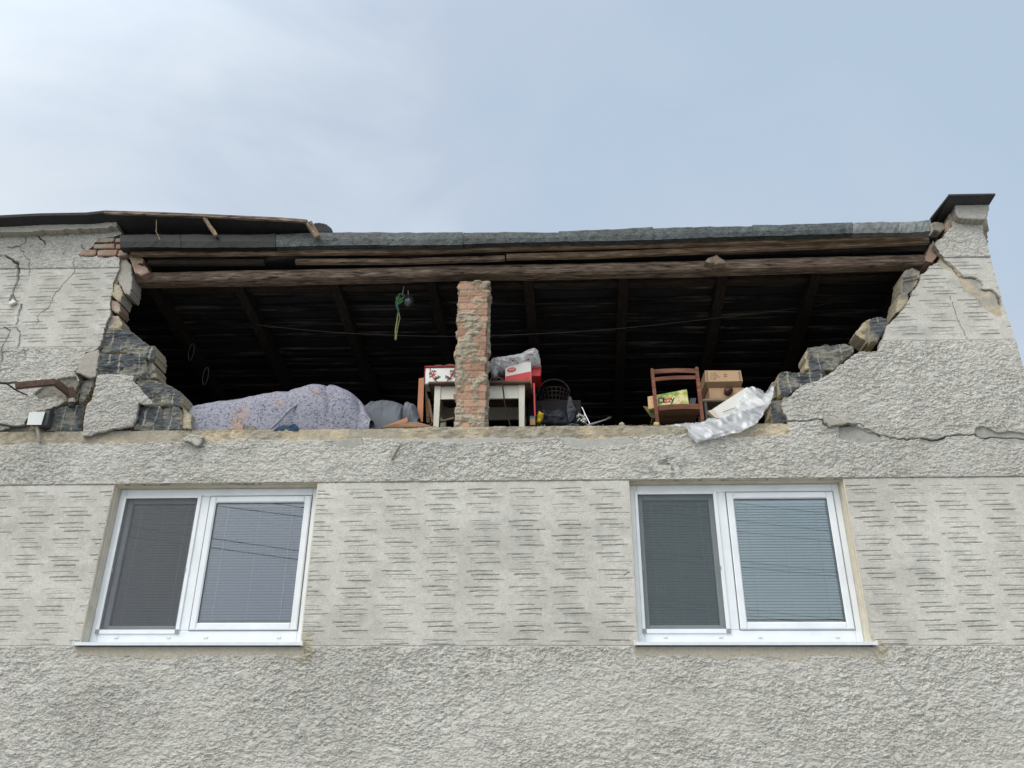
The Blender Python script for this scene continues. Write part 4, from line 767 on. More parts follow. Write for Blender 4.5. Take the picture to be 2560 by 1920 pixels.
mb = MB(); xa, xb = W(67, 1062, -.09)[0], W(108, 1062, -.09)[0]; mb.add([W(67, 1062, -.095), W(103, 1062, -.095), W(113, 1029, -.085), W(73, 1030, -.085), W(67, 1062, -.062), W(103, 1062, -.062), W(113, 1029, -.062), W(73, 1030, -.062)], [(0, 1, 2, 3), (7, 6, 5, 4), (0, 4, 5, 1), (1, 5, 6, 2), (2, 6, 7, 3), (3, 7, 4, 0)]); mb.build('cover', M['galv'], jb)
cable('conduit_pipe', [(92, 1066, -.05), (96, 1085, -.05), (99, 1106, -.03)], 0.016, M['conduit'], 'short beige conduit stub below the junction box', 'conduit')
cable('hanging_string', [(2182, 1622, -.03), (2210, 1665, -.012), (2280, 1745, -.03), (2420, 1925, -.03), (2500, 2060, -.02)], 0.0035, M['pale_wire'], 'thin pale string running down from the right sill corner', 'string')

# ================================================================== ATTIC CONTENTS
def cloth_mound(name, prof, y0, y1, ytop, m, seed, fold=0.02, label=None, cat=None, base_z=None, frq=5, origin=None):
    """cloth draped over a heap: crest line surveyed at depth ytop, falls to the front ledge and to the back"""
    P = np.array([W(u, v, ytop) for u, v in prof]); n = 150; xs = np.linspace(P[0, 0], P[-1, 0], n); zc = np.interp(xs, P[:, 0], P[:, 2]); k = np.ones(9)/9; zc = np.convolve(np.pad(zc, 4, 'edge'), k, 'valid')
    vv = np.linspace(0, 1, 70); XXc, VV = np.meshgrid(xs, vv, indexing='ij'); bz = base_z if base_z is not None else ZL; H = (zc-bz)[:, None]
    ang = VV*math.pi; y = ytop-(ytop-y0)*np.cos(ang)*(VV < .5)-(y1-ytop)*np.cos(ang)*(VV >= .5); zz = bz+H*np.sin(ang)**0.75
    f = fbm(XXc, VV, frq, 2.2, 4, seed)-.5; rid = 1-np.abs(2*vnoise(XXc*frq*1.3+VV*2.0, VV*1.5, seed+3)-1)
    zz = zz+fold*f*np.sin(ang)*0.35; rt = sst(-.3, .6, (XXc-XXc.min())/(XXc.max()-XXc.min())*2-1); y = y-fold*1.6*(f+0.6*rid)*np.sin(ang)-fold*(0.6+2.2*rt)*np.abs(np.sin(XXc*9+2.5*f+VV*1.5))**0.6*(1-VV)*(VV < .5)*np.sin(np.clip(ang*1.6, 0, math.pi/2))
    V = np.stack([XXc.ravel(), y.ravel(), zz.ravel()], 1); idx = np.arange(XXc.size).reshape(XXc.shape); Q = np.stack([idx[:-1, :-1].ravel(), idx[1:, :-1].ravel(), idx[1:, 1:].ravel(), idx[:-1, 1:].ravel()], 1)
    me = np_mesh(name, V, Q); o = link(name, me, m, None, origin, True)
    if label: solo(o, label, cat)
    return o
cloth_mound('bed_sheet', [(470, 1078), (474, 1034), (490, 1025), (560, 1012), (640, 1000), (720, 990), (775, 978), (806, 974), (850, 980), (888, 995), (912, 1018), (928, 1045), (938, 1070), (942, 1080)], 0.12, 1.1, 0.42, M['sheet'], 7, 0.045, 'lilac printed bed sheet draped over a long heap on the ledge', 'bed sheet', ZL-0.05)
cloth_mound('navy_cloth', [(688, 1080), (696, 1070), (712, 1064), (726, 1066), (738, 1061), (746, 1068), (750, 1080)], -0.0, 0.2, 0.05, M['navy'], 9, 0.01, 'dark blue cloth peeping out under the printed sheet', 'cloth', ZL-0.02)
cloth_mound('grey_cloth', [(915, 1078), (922, 1025), (938, 1011), (965, 1013), (1000, 1022), (1030, 1030), (1050, 1040), (1062, 1078)], 0.3, 1.3, 0.7, M['grey_cloth'], 13, 0.085, 'heap of grey cloth between the sheet and the table', 'cloth heap', ZL-0.1, 6)
# hem line across the sheet
cable('hem', [(676, 1072, .02), (700, 1050, .04), (722, 1027, .07), (752, 1004, .13), (780, 987, .22), (808, 977, .33)], 0.013, M['sheet'], None); bpy.data.objects['hem'].parent = bpy.data.objects['bed_sheet']
hm = bpy.data.objects['hem']; hm.matrix_parent_inverse = Matrix.Identity(4); hm.location = Vector(tuple(ROOT[hm]-ROOT[bpy.data.objects['bed_sheet']]))
mb = MB(); mb.hexa(quadpx([(918, 1000), (945, 1003), (948, 1010), (925, 1012)], 0.8), quadpx([(918, 1000), (945, 1003), (948, 1010), (925, 1012)], 0.9)); o = puff('pale_scrap', [(916, 1008), (926, 1000), (938, 1001), (944, 997), (947, 1005), (935, 1012), (920, 1014)], 0.7, 0.06, M['grey_cloth'], None, 0.008, 0.01); solo(o, 'small pale cloth scrap on top of the grey cloth heap', 'cloth')
o = slab('broken_brick', [(558, 1077), (575, 1068), (600, 1054), (612, 1062), (608, 1077)], 0.05, 0.15, None, None, 'brick', 0.006, 0.01); solo(o, 'broken pinkish brick lying on the ledge before the sheet', 'brick')
o = slab('mortar_lump', [(608, 1077), (612, 1062), (622, 1064), (636, 1060), (642, 1077)], 0.05, 0.14, None, None, 'stone', 0.006, 0.02); solo(o, 'grey mortar lump beside the broken brick on the ledge', 'rubble')
# boards left of the table
mb = MB(); mb.hexa(quadpx([(1042, 1054), (1057, 1054), (1060, 944), (1047, 946)], 0.42), quadpx([(1042, 1054), (1057, 1054), (1060, 944), (1047, 946)], 0.46)); o = mb.build('upright_board', M['orange_wood']); solo(o, 'orange brown board standing upright left of the white table', 'board')
def plank(pts, y0, th, m, label, nm='board', grp=None):
    q = quadpx(pts, y0); mb = MB(); mb.hexa(q, [p+np.array([0, th, 0]) for p in q]); o = mb.build(nm, m); return solo(o, label, 'board', grp)
plank([(1066, 1056), (1074, 1056), (1072, 1000), (1062, 962)], 0.5, .02, M['brown_board'], 'dark thin slat behind the upright orange board')
plank([(1078, 1056), (1085, 1056), (1074, 998), (1068, 998)], 0.48, .02, M['brown_board'], 'short brown slat leaning beside the left table leg')
plank([(1070, 1062), (1135, 1046), (1135, 1042), (1082, 1056)], 0.5, .03, M['lath'], 'pale lath lying under the table left of the pillar')
o = slab('curved_board', [(948, 1068), (985, 1058), (1020, 1053), (1045, 1054), (1075, 1062), (1095, 1066), (1092, 1069), (950, 1070)], 0.05, 0.3, None, None, 'smooth', 0.008, 0.002, cut=.003); o.data.materials[0] = M['brown_board']; solo(o, 'curved brown veneer board lying flat on the ledge', 'board')
plank([(960, 1066), (975, 1067), (1020, 1053), (1018, 1043)], 0.22, .015, M['orange_wood'], 'thin tan wedge of board behind the curved veneer')
# table
TY = 0.42; tz = W(1200, 957, TY)[2]; xl, xr = W(1085, 1000, TY)[0], W(1312, 1000, TY)[0]
tb = T('table', 'white painted wooden table with a brown top behind the pillar', 'table', ((xl+xr)/2, TY+.3, ZF))
mb = MB(); mb.box(xl-.06, xr+.06, TY-.05, TY+.62, tz-.028, tz, .006); mb.build('table_top', M['table_brown'], tb)
for x_ in (xl, xr-.062):
    for y_ in (TY, TY+.52):
        mb = MB(); mb.hexa([(x_+.01, y_+.01, ZF), (x_+.052, y_+.01, ZF), (x_+.062, y_, tz-.03), (x_, y_, tz-.03)], [(x_+.01, y_+.052, ZF), (x_+.052, y_+.052, ZF), (x_+.062, y_+.062, tz-.03), (x_, y_+.062, tz-.03)]); mb.build('leg', M['table_white'], tb)
mb = MB(); mb.box(xl+.0625, xr-.0625, TY+.012, TY+.035, tz-.17, tz-.03); mb.box(xl+.0625, xr-.0625, TY+.55, TY+.575, tz-.17, tz-.03); mb.box(xl+.012, xl+.035, TY+.0625, TY+.519, tz-.17, tz-.03); mb.box(xr-.035, xr-.012, TY+.0625, TY+.519, tz-.17, tz-.03); mb.build('apron', M['table_white'], tb)
# side panel behind
plank([(1320, 1056), (1332, 1056), (1342, 985), (1322, 968)], 0.75, .03, M['dark_int'], 'dark brown panel leaning behind the right table leg')
mb = MB(); q = quadpx([(1336, 1040), (1339, 1040), (1337, 958), (1332, 958)], 0.5); mb.hexa(q, [p+np.array([0, .3, 0]) for p in q]); o = mb.build('red_folder', M['red']); solo(o, 'thin red folder edge hanging right of the table', 'folder')
# enamel box with flowers
ex0, ex1 = W(1061, 960, .44)[0], W(1165, 960, .44)[0]; ez0, ez1 = tz+.004, W(1080, 919, .44)[2]
eb = T('enamel_box', 'white box painted with red flowers on the table left of pillar', 'box', ((ex0+ex1)/2, .5, ez0))
mb = MB(); mb.box(ex0, ex1, .44, .62, ez0, ez1, .008); mb.build('box_body', M['enamel'], eb)
mb = MB(); mb.box(ex0-.006, ex1+.006, .425, .632, ez1+.0005, ez1+.016, .004); mb.box(ex0-.008, ex0-.0005, .432, .63, ez0, ez1, .003); mb.build('red_rim', M['dark_red'], eb)
def flat_poly(cx, cz, pts, y): return [(cx+a, y, cz+b) for a, b in pts]
ewid = ez1-ez0
def flowers(sgn, cx):
    fl = MB(); lf = MB()
    for k in range(5):
        a = math.radians(90+72*k); p = [(0.030*math.cos(a), .030*math.sin(a)), (.012*math.cos(a+.63), .012*math.sin(a+.63))]
    star = []
    for k in range(10):
        a = math.radians(90+36*k); r_ = 0.034 if k % 2 == 0 else 0.014; star.append((r_*math.cos(a), r_*math.sin(a)))
    cz = (ez0+ez1)/2+.012; fl.add(flat_poly(cx, cz, star, .4385), [tuple(range(10))])
    for (dx_, dz_, r_) in ((-.035*sgn, .012, .014), (-.03*sgn, -.022, .013), (.012*sgn, .036, .013), (.035*sgn, -.040, .018), (.055*sgn, -.028, .016), (.02*sgn, -.047, .014), (-.01*sgn, .038, .011)):
        pts = [(r_*math.cos(t)*(1+.35*math.cos(3*t)), r_*math.sin(t)*(1+.35*math.cos(3*t))) for t in np.linspace(0, 2*math.pi, 18, endpoint=False)]; lf.add(flat_poly(cx+dx_, cz+dz_, pts, .4388-.0002*(dx_ > 0)), [tuple(range(18))])
    fl.build('painted_flower', M['flower_red'], eb); lf.build('painted_leaf', M['green_leaf'], eb)
flowers(1, ex0+.088); flowers(-1, ex1-.145)
cc = MB(); pts = []
for t in np.linspace(0, 1, 24): pts.append((ex0+.045+.265*t, .428-.004*math.sin(t*math.pi), ez1+.010-(ewid+.012)*math.sin(math.pi*t)**.6))
cc.tube(pts, .0045, 6); cc.build('red_cord', M['dark_red'], eb)
o = MB().box(ex0+.09, ex0+.17, .46, .56, ez1+.018, ez1+.045, .008).build('tin', M['box_grey']); solo(o, 'small dark tin on the flowered white box', 'tin')
o = puff('brown_pouch', [(1102, 920), (1106, 910), (1122, 905), (1136, 906), (1150, 920)], .47, .12, M['brown_board'], None, .008, .006); solo(o, 'flat brown pouch on the flowered box beside the pillar', 'pouch')
# carton right of pillar
cx0, cx1 = W(1263, 955, .46)[0], W(1328, 955, .46)[0]; cz1 = W(1290, 905, .46)[2]
cb = T('carton', 'red and white carton with a round red logo on the table', 'carton', ((cx0+cx1)/2, .6, tz))
mb = MB(); mb.box(cx0, cx1, .46, .80, tz+.003, cz1, .003); mb.build('carton_body', M['white_card'], cb)
mb = MB(); zc = W(1290, 941, .46)[2]; zc2 = W(1290, 929, .46)[2]; mb.hexa([(cx0+.003, .4585, tz+.006), (cx1-.003, .4585, tz+.006), (cx1-.003, .4585, zc2), (cx0+.003, .4585, zc)], [(cx0+.003, .4597, tz+.006), (cx1-.003, .4597, tz+.006), (cx1-.003, .4597, zc2), (cx0+.003, .4597, zc)]); mb.build('red_band', M['red'], cb)
mb = MB(); lx, lz = W(1279, 925, .46)[0], W(1279, 925, .46)[2]; mb.add([(lx+.047*math.cos(t), .458, lz+.028*math.sin(t)+.006*math.cos(t)) for t in np.linspace(0, 2*math.pi, 28, endpoint=False)], [tuple(range(28))]); mb.build('round_logo', M['red'], cb)
mb = MB(); mb.tube([(lx-.03+.0025*i, .4570, lz+.007*math.sin(i*1.15)+.0004*i) for i in range(25)], .0022, 5); mb.build('logo_script', M['white_card'], cb)
mb = MB(); bx_, bz_ = W(1317, 946, .46)[0], W(1317, 946, .46)[2]
for k in range(4): mb.box(bx_-.022+.003*abs(k-1.5), bx_+.022-.003*abs(k-1.5), .4572, .4583, bz_+.012-.008*k, bz_+.015-.008*k)
mb.build('small_print', M['flower_red'], cb)
mb = MB(); rx0, rx1 = W(1325, 940, .6)[0], W(1352, 940, .6)[0]; mb.box(rx0, rx1, .56, .85, W(1340, 940, .56)[2], W(1340, 898, .56)[2], .004); o = mb.build('red_box', M['red']); solo(o, 'plain red box just right of the red and white carton', 'box')
mb = MB(); mb.box(W(1250, 930, .62)[0], W(1262, 930, .62)[0]+.05, .6, .85, tz+.02, cz1-.02, .004); o = mb.build('red_box', M['dark_red']); solo(o, 'dark red box under the bag left of the carton', 'box')
ap = T('appliance', 'black appliance with a handle beside the pillar under the bag', 'appliance', W(1238, 955, .5))
mb = MB(); q0 = W(1222, 957, .5); q1 = W(1256, 940, .5); mb.box(q0[0], q1[0], .48, .70, tz+.004, tz+.05, .012); mb.build('housing', M['black'], ap); mb = MB(); mb.tube([(q0[0]+.01, .5, tz+.05), (q0[0]+.03, .49, tz+.085), (q1[0]-.02, .49, tz+.085), (q1[0], .5, tz+.05)], .009, 8); mb.build('handle', M['box_grey'], ap)
o = puff('plastic_bag', [(1222, 892), (1228, 882), (1262, 879), (1300, 871), (1322, 859), (1336, 855), (1346, 862), (1350, 880), (1353, 902), (1330, 903), (1300, 908), (1276, 914), (1262, 921), (1246, 918), (1240, 930), (1234, 935), (1228, 922), (1222, 905)], .40, .30, M['bag'], None, .009, .06, 11, 5); solo(o, 'crumpled white plastic bag with red print on top of carton', 'plastic bag')
cable('flex', [(1254, 957, .36), (1258, 975, .36), (1262, 1010, .38), (1270, 1045, .4), (1276, 1066, .4)], .007, M['cable'], 'dark flex hanging over the table front edge right of pillar', 'cable')
# dim clutter right of the table
bk = T('basket', 'dim dark wicker basket among the clutter right of table', 'basket', W(1385, 1010, 1.0))
mb = MB(); c0 = W(1385, 1012, 1.0)
for k in range(22):
    a = 2*math.pi*k/22; mb.tube([(c0[0]+.13*math.cos(a), 1.0+.13*math.sin(a), c0[2]), (c0[0]+.17*math.cos(a), 1.0+.17*math.sin(a), c0[2]+.13)], .006, 5)
for hz in (0, .045, .09, .13): mb.tube([(c0[0]+(.13+.3*hz)*math.cos(a), 1.0+(.13+.3*hz)*math.sin(a), c0[2]+hz) for a in np.linspace(0, 2*math.pi, 32)], .008, 5)
mb.build('wicker', M['basket'], bk); mb = MB(); mb.tube([(c0[0]+.17*math.cos(a), 1.0, c0[2]+.13+.17*math.sin(a)) for a in np.linspace(0, math.pi, 20)], .009, 6); mb.build('handle', M['basket'], bk)
mb = MB(); mb.box(c0[0]-.28, c0[0]+.28, .85, 1.25, ZF, c0[2]-.012, .01); o = mb.build('dark_crate', M['dark_int']); solo(o, 'dark crate carrying the dim wicker basket', 'crate')
o = puff('plastic_bag', [(1344, 1060), (1342, 1020), (1352, 1008), (1375, 1018), (1400, 1012), (1420, 1020), (1430, 1062)], .7, .2, M['blue_bag'], None, .012, .05, 9, 8); solo(o, 'dark plastic bag lying below the wicker basket', 'plastic bag')
o = puff('yellow_bag', [(1340, 1055), (1341, 1034), (1348, 1022), (1354, 1028), (1361, 1030), (1358, 1044), (1350, 1056)], .55, .08, M['yellow'], None, .008, .03, 14, 9); solo(o, 'small yellow plastic bag at the foot of the table leg', 'plastic bag')
o = puff('lace_scrap', [(1412, 1050), (1418, 1000), (1422, 984), (1430, 990), (1434, 1008), (1442, 1020), (1436, 1046), (1425, 1056)], .75, .08, M['pale_lace'], None, .008, .04, 16, 12); solo(o, 'dim knotted lace hanging behind the clutter', 'lace')
mb = MB(); q = quadpx([(1325, 1062), (1338, 1062), (1338, 1046), (1325, 1046)], .5); mb.hexa(q, [p+np.array([0, .15, 0]) for p in q]); o = mb.build('small_box', M['card_dark']); solo(o, 'small brown box topped with teal by the right table leg', 'box'); 
mb = MB(); q = quadpx([(1324, 1046), (1339, 1046), (1338, 1040), (1325, 1040)], .5); mb.hexa(q, [p+np.array([0, .15, 0]) for p in q]); o = mb.build('teal_tin', M['teal']); solo(o, 'flat teal tin on the small brown box', 'tin')
o = puff('green_cloth', [(1402, 1066), (1410, 1060), (1430, 1051), (1450, 1056), (1458, 1066)], .35, .2, M['teal'], None, .008, .02, 10, 15); solo(o, 'dark green cloth lying near the ledge by the umbrella', 'cloth')
o = puff('patterned_pouch', [(1440, 1058), (1438, 1034), (1446, 1026), (1458, 1034), (1470, 1056), (1472, 1064), (1450, 1064)], .45, .1, M['black'], None, .008, .02, 16, 16); solo(o, 'black and white pouch beside the folded umbrella', 'pouch')
zb = MB()
r7 = random.Random(4)
for k in range(14):
    u, v = r7.uniform(1442, 1464), r7.uniform(1036, 1060); p = W(u, v, .43); a = r7.uniform(0, 3); dx_, dz_ = .02*math.cos(a), .02*math.sin(a); zb.hexa([(p[0]-dx_, .425, p[2]-dz_), (p[0]+dx_, .425, p[2]+dz_-.004), (p[0]+dx_, .425, p[2]+dz_+.004), (p[0]-dx_, .425, p[2]-dz_+.005)], [(p[0]-dx_, .47, p[2]-dz_), (p[0]+dx_, .47, p[2]+dz_-.004), (p[0]+dx_, .47, p[2]+dz_+.004), (p[0]-dx_, .47, p[2]-dz_+.005)])
zo = zb.build('white_marks', M['white_card'], bpy.data.objects['patterned_pouch'])
um = T('umbrella', 'folded umbrella with a grey shaft lying on the ledge', 'umbrella', W(1497, 1064, .25))
mb = MB(); mb.tube([W(1468, 1064, .22), W(1490, 1057, .25), W(1518, 1048, .3)], [.014, .010, .007], 8); mb.build('shaft', M['steel'], um); mb = MB(); mb.tube([W(1518, 1048, .3), W(1522, 1046, .3), W(1528, 1044, .3)], [.012, .016, .012], 8); mb.build('handle', M['black'], um)
mb = MB(); mb.tube([W(1455, 1018, .5), W(1465, 1040, .45), W(1476, 1062, .4)], .006, 6); o = mb.build('thin_rod', M['steel']); solo(o, 'thin dark rod leaning behind the black and white pouch', 'rod')
# ---- chair
CY = 0.20
ch = T('chair', 'reddish brown wooden chair with its slatted back to the street', 'chair', W(1700, 1062, CY+.2)*np.array([1, 1, 0])+np.array([0, 0, ZF]))
def post(pa, pb, w0=.032):
    b0 = W(*pb, CY); t0 = W(*pa, CY); m0 = b0+(t0-b0)*.0; dr = (b0-t0)/np.linalg.norm(b0-t0); low = b0+dr*((b0[2]-ZF)/-dr[2]); mb = MB(); mb.bar(low, t0, w0, w0, .0006, 6, up=(0, 1, 0)); mb.tube([t0-dr*.0, t0-dr*.012], [w0*.45, w0*.25], 8); return mb
post((1630, 924), (1644, 1062)).build('back_post', M['chair'], ch); post((1741, 920), (1756, 1052)).build('back_post', M['chair'], ch)
def rail(u0, v0, u1, v1, h_, bow, y=CY, name='back_rail'):
    mb = MB(); base = 0; a, b = W(u0, v0, y), W(u1, v1, y); n = 12
    for i in range(n+1):
        t = i/n; c = a+(b-a)*t; up_ = bow*math.sin(math.pi*t)
        for dy_, dz_ in ((-.009, -h_/2), (.009, -h_/2), (.009, h_/2), (-.009, h_/2)): mb.v.append((c[0], c[1]+dy_+bow*.8*math.sin(math.pi*t), c[2]+dz_+up_))
    for i in range(n):
        for k in range(4): p_ = i*4+k; q_ = i*4+(k+1) % 4; mb.f.append((p_, q_, q_+4, p_+4))
    return mb.build(name, M['chair'], ch)
rail(1634, 930, 1738, 928, .045, .015); rail(1636, 949, 1739, 944, .036, .013); rail(1646, 1021, 1747, 1017, .052, .012, CY+.005, 'seat_rail')
sz = W(1700, 1012, CY)[2]; sxl, sxr = W(1641, 1015, CY)[0], W(1750, 1015, CY)[0]
mb = MB(); mb.box(sxl-.01, sxr+.01, CY+.02, CY+.42, sz-.022, sz-.002, .006); mb.build('seat', M['brown_board'], ch)
for x_ in (sxl+.01, sxr-.04):
    mb = MB(); mb.hexa([(x_+.004, CY+.37, ZF), (x_+.028, CY+.37, ZF), (x_+.032, CY+.37, sz-.024), (x_, CY+.37, sz-.024)], [(x_+.004, CY+.395, ZF), (x_+.028, CY+.395, ZF), (x_+.032, CY+.402, sz-.024), (x_, CY+.402, sz-.024)]); mb.build('front_leg', M['chair'], ch)
o = slab('foam_lump', [(1634, 1063), (1637, 1055), (1648, 1056), (1650, 1062), (1644, 1066)], 0.03, .09, None, None, 'smooth', .005, .01); o.data.materials[0] = mat('foam', (0.50, 0.38, 0.17), .95, .15, 20); solo(o, 'yellow foam crumb at the foot of the left chair post', 'rubble')
# juice carton with its name
jc = T('juice_carton', 'green and orange printed fruit drink box lying on the chair seat', 'drink box', W(1665, 1012, CY+.1))
qa = quadpx([(1622, 1013), (1722, 1009), (1722, 973), (1620, 991)], CY+.06); th = np.array([.0, .14, 0.0])
qa = [W(1621, 1022, CY+.05), W(1722, 1010, CY+.05), W(1717, 973, CY+.05), W(1619, 992, CY+.05)]
mb = MB(); mb.hexa(qa, [p+np.array([.03, .16, .0]) for p in qa]); mb.build('box_body', M['juice'], jc)
xd = qa[1]-qa[0]; xd /= np.linalg.norm(xd); zd = np.array([0., 0, 1.]); zd = zd-xd*zd.dot(xd); zd /= np.linalg.norm(zd); cpos = W(1666, 1000, CY+.05)+np.array([0, -.002, 0])
mb = MB(); q2 = [qa[0]+np.array([0, -.0012, .004]), qa[0]+(qa[1]-qa[0])*.17+np.array([0, -.0012, .004]), qa[3]+(qa[2]-qa[3])*.17+np.array([0, -.0012, -.003]), qa[3]+np.array([0, -.0012, -.003])]; mb.hexa(q2, [p+np.array([0, .001, 0]) for p in q2]); mb.build('orange_print', mat('peach_print', (0.62, 0.38, 0.2), .4, .2, 30), jc)
tb_ = cpos-xd*.028; off = 0
def letters(s_, start, m): return text_part('lettering', s_, .086, cpos+xd*start, xd, zd, m, jc, .0008, .15)
letters('D', -.056, M['black']); letters('i', -.028, M['black']); letters('z', -.006, M['flower_red']); letters('z', .026, M['flower_red']); letters('y', .056, M['black'])
plank([(1608, 1015), (1640, 1020), (1640, 1045), (1628, 1042)], CY+.12, .02, mat('dim_print', (0.13, 0.12, 0.05), .7, .4, 20), 'dull green card sticking out left of the chair', 'card_piece')
plank([(1720, 1012), (1738, 1010), (1740, 995), (1726, 995)], CY+.15, .05, M['grey_cloth'], 'small grey packet at the right end of the chair seat', 'small_packet')
# ---- cardboard boxes on a stool right of chair
sy = 0.38; stz = W(1800, 996, sy)[2]
st = T('stool', 'dark low stool under the cardboard boxes', 'stool', W(1805, 1060, sy+.2)*np.array([1, 1, 0])+np.array([0, 0, ZF]))
s0, s1 = W(1757, 996, sy)[0], W(1862, 996, sy)[0]; mb = MB(); mb.box(s0, s1, sy, sy+.4, stz-.03, stz, .01); mb.build('stool_top', M['mud'], st)
for x_ in (s0+.012, s1-.04):
    for y_ in (sy+.01, sy+.36): mb = MB(); mb.box(x_, x_+.026, y_, y_+.026, ZF, stz-.031, .003); mb.build('leg', M['box_grey'], st)
bx0, bx1 = W(1774, 985, sy)[0], W(1862, 985, sy)[0]; bz1 = W(1815, 968, sy)[2]
lb = MB(); lb.box(bx0, bx1, sy+.012, sy+.34, stz+.002, bz1, .003); o = lb.build('cardboard_box', M['card']); solo(o, 'pale cardboard box directly on the stool, lower of two', 'cardboard box', 'cardboard boxes')
ub = T('cardboard_box', 'printed cardboard box with striped ends, upper of two on the stool', 'cardboard box', W(1812, 966, sy), 'cardboard boxes')
ua = [W(1763, 955, sy-.03), W(1857, 953, sy-.03), W(1852, 926, sy+.01), W(1762, 926, sy+.01)]; zbm = bz1+.003
bot = [np.array([ua[0][0]+.03, sy+.03, zbm]), np.array([ua[1][0]-.01, sy+.03, zbm])]
mb = MB(); V = [bot[0], bot[1], ua[0], ua[1], ua[2], ua[3]]; BK = [p*np.array([1, 0, 1])+np.array([0, sy+.36, 0]) for p in V]; mb.add(V+BK, [(0, 1, 3, 2), (2, 3, 4, 5), (7, 6, 8, 9), (9, 8, 11, 10), (0, 2, 8, 6), (2, 5, 11, 8), (1, 7, 9, 3), (3, 9, 10, 4), (5, 4, 10, 11), (0, 6, 7, 1)]); mb.build('box_body', M['card_dark'], ub)
e = lambda t, s, o_=-.0012: (ua[0]+(ua[1]-ua[0])*t)*(1-s)+(ua[3]+(ua[2]-ua[3])*t)*s+np.array([0, o_, -.0004])
mb = MB(); q = [e(.012, .03), e(.988, .03), e(.988, .97), e(.012, .97)]; mb.hexa(q, [p+np.array([0, .001, .0003]) for p in q]); mb.build('front_face', M['card'], ub)
mb = MB()
for side_ in (0, 1):
    for k in range(8):
        s_ = .06+k*.11; t0, t1 = (.03, .085) if side_ == 0 else (.915, .97); sl_ = .06 if side_ == 0 else -.06; q = [e(t0, s_+sl_, -.0024), e(t1, s_, -.0024), e(t1, s_+.04, -.0024), e(t0, s_+sl_+.04, -.0024)]; mb.hexa(q, [p+np.array([0, .0008, 0]) for p in q])
mb.build('stripe', M['ink'], ub); mb = MB()
for k in range(4):
    for a0, a1 in ((.15, .19), (.21, .21+.10+.05*((k*7) % 3))): q = [e(a0, .72-k*.17, -.0022), e(a1, .72-k*.17, -.0022), e(a1, .78-k*.17, -.0022), e(a0, .78-k*.17, -.0022)]; mb.hexa(q, [p+np.array([0, .0008, 0]) for p in q])
for s_ in (.42, .58):
    q = [e(.51, s_, -.0022), e(.60, s_, -.0022), e(.60, s_+.09, -.0022), e(.51, s_+.09, -.0022)]; mb.hexa(q, [p+np.array([0, .0008, 0]) for p in q])
mb.build('small_print', M['ink_soft'], ub)
o = puff('brown_bundle', [(1812, 968), (1820, 962), (1832, 964), (1835, 972), (1830, 982), (1820, 984), (1811, 978)], sy-.05, .07, M['brown_lump'], None, .006, .02, 18, 21); solo(o, 'shiny dark brown bundle tucked between the two cardboard boxes', 'bundle')
# white long box sliding down
wbx = T('white_box', 'long white flat box sliding down beside the lace curtain', 'box', W(1810, 1045, .1))
q = [W(1786, 1046, .10), W(1912, 1020, .14), W(1880, 966, .16), W(1771, 1026, .10)]; q = [W(1800, 1046, .10), W(1915, 1010, .14), W(1868, 968, .16), W(1782, 1024, .10)]
mb = MB(); mb.hexa(q, [p+np.array([.0, .10, .035]) for p in q]); mb.build('box_body', M['white_card'], wbx)
mb = MB(); q = [W(1770, 1027, .09), W(1784, 1023, .09), W(1802, 1047, .09), W(1788, 1044, .09)]; mb.hexa(q, [p+np.array([.0, .11, .03]) for p in q]); mb.build('end_flap', M['reveal'], wbx)
mb = MB(); mb.tube([W(1808, 1030, .097), W(1835, 1020, .105), W(1860, 1008, .11), W(1868, 1002, .112)], .0028, 5); mb.build('cut_line', M['ink'], wbx)
# lace curtain: two layers of thin cloth
def curtain(name, pts, y0, m, seed, ybot=None, parent=None, d=.008, fold=.03):
    P = PZ(pts, y0); xs = [p[0] for p in P]; zs = [p[1] for p in P]; X = np.arange(min(xs), max(xs), d); Z = np.arange(min(zs), max(zs), d); A_, B_ = np.meshgrid(X, Z, indexing='ij'); keep = inside(A_+(fbm(A_, B_, 14, 14, 2, seed)-.5)*.03, B_, P)
    ax = (A_*0.8+B_*1.0); rid = np.abs(2*vnoise(ax*13, (A_-B_)*3, seed)-1)+.5*np.abs(2*vnoise(ax*27, (A_-B_)*6, seed+1)-1)
    y = y0-fold*0.7*(rid-.6)-.02*fbm(A_, B_, 6, 6, 2, seed+3); y = np.where(B_ < ZL, np.minimum(y, -.032), y)
    nx, nz = A_.shape; idx = np.arange(nx*nz).reshape(nx, nz); f = keep[:-1, :-1] & keep[1:, :-1] & keep[1:, 1:] & keep[:-1, 1:]
    Q = np.stack([idx[:-1, :-1][f], idx[1:, :-1][f], idx[1:, 1:][f], idx[:-1, 1:][f]], 1); V = np.stack([A_.ravel(), y.ravel(), B_.ravel()], 1); used = np.zeros(len(V), bool); used[Q.ravel()] = True; rm = np.cumsum(used)-1
    me = np_mesh(name, V[used], rm[Q]); return link(name, me, m, parent, None, True)
cur = curtain('lace_curtain', [(1712, 1066), (1725, 1062), (1750, 1058), (1772, 1045), (1800, 1048), (1826, 1030), (1850, 1000), (1866, 972), (1882, 965), (1900, 975), (1915, 985), (1930, 960), (1934, 968), (1926, 1000), (1918, 1020), (1905, 1046), (1888, 1063), (1850, 1082), (1830, 1086), (1778, 1099), (1740, 1109), (1724, 1092)], -0.045, M['lace'], 33, fold=.035)
solo(cur, 'white lace curtain hanging over the ledge beside the cardboard boxes', 'curtain')
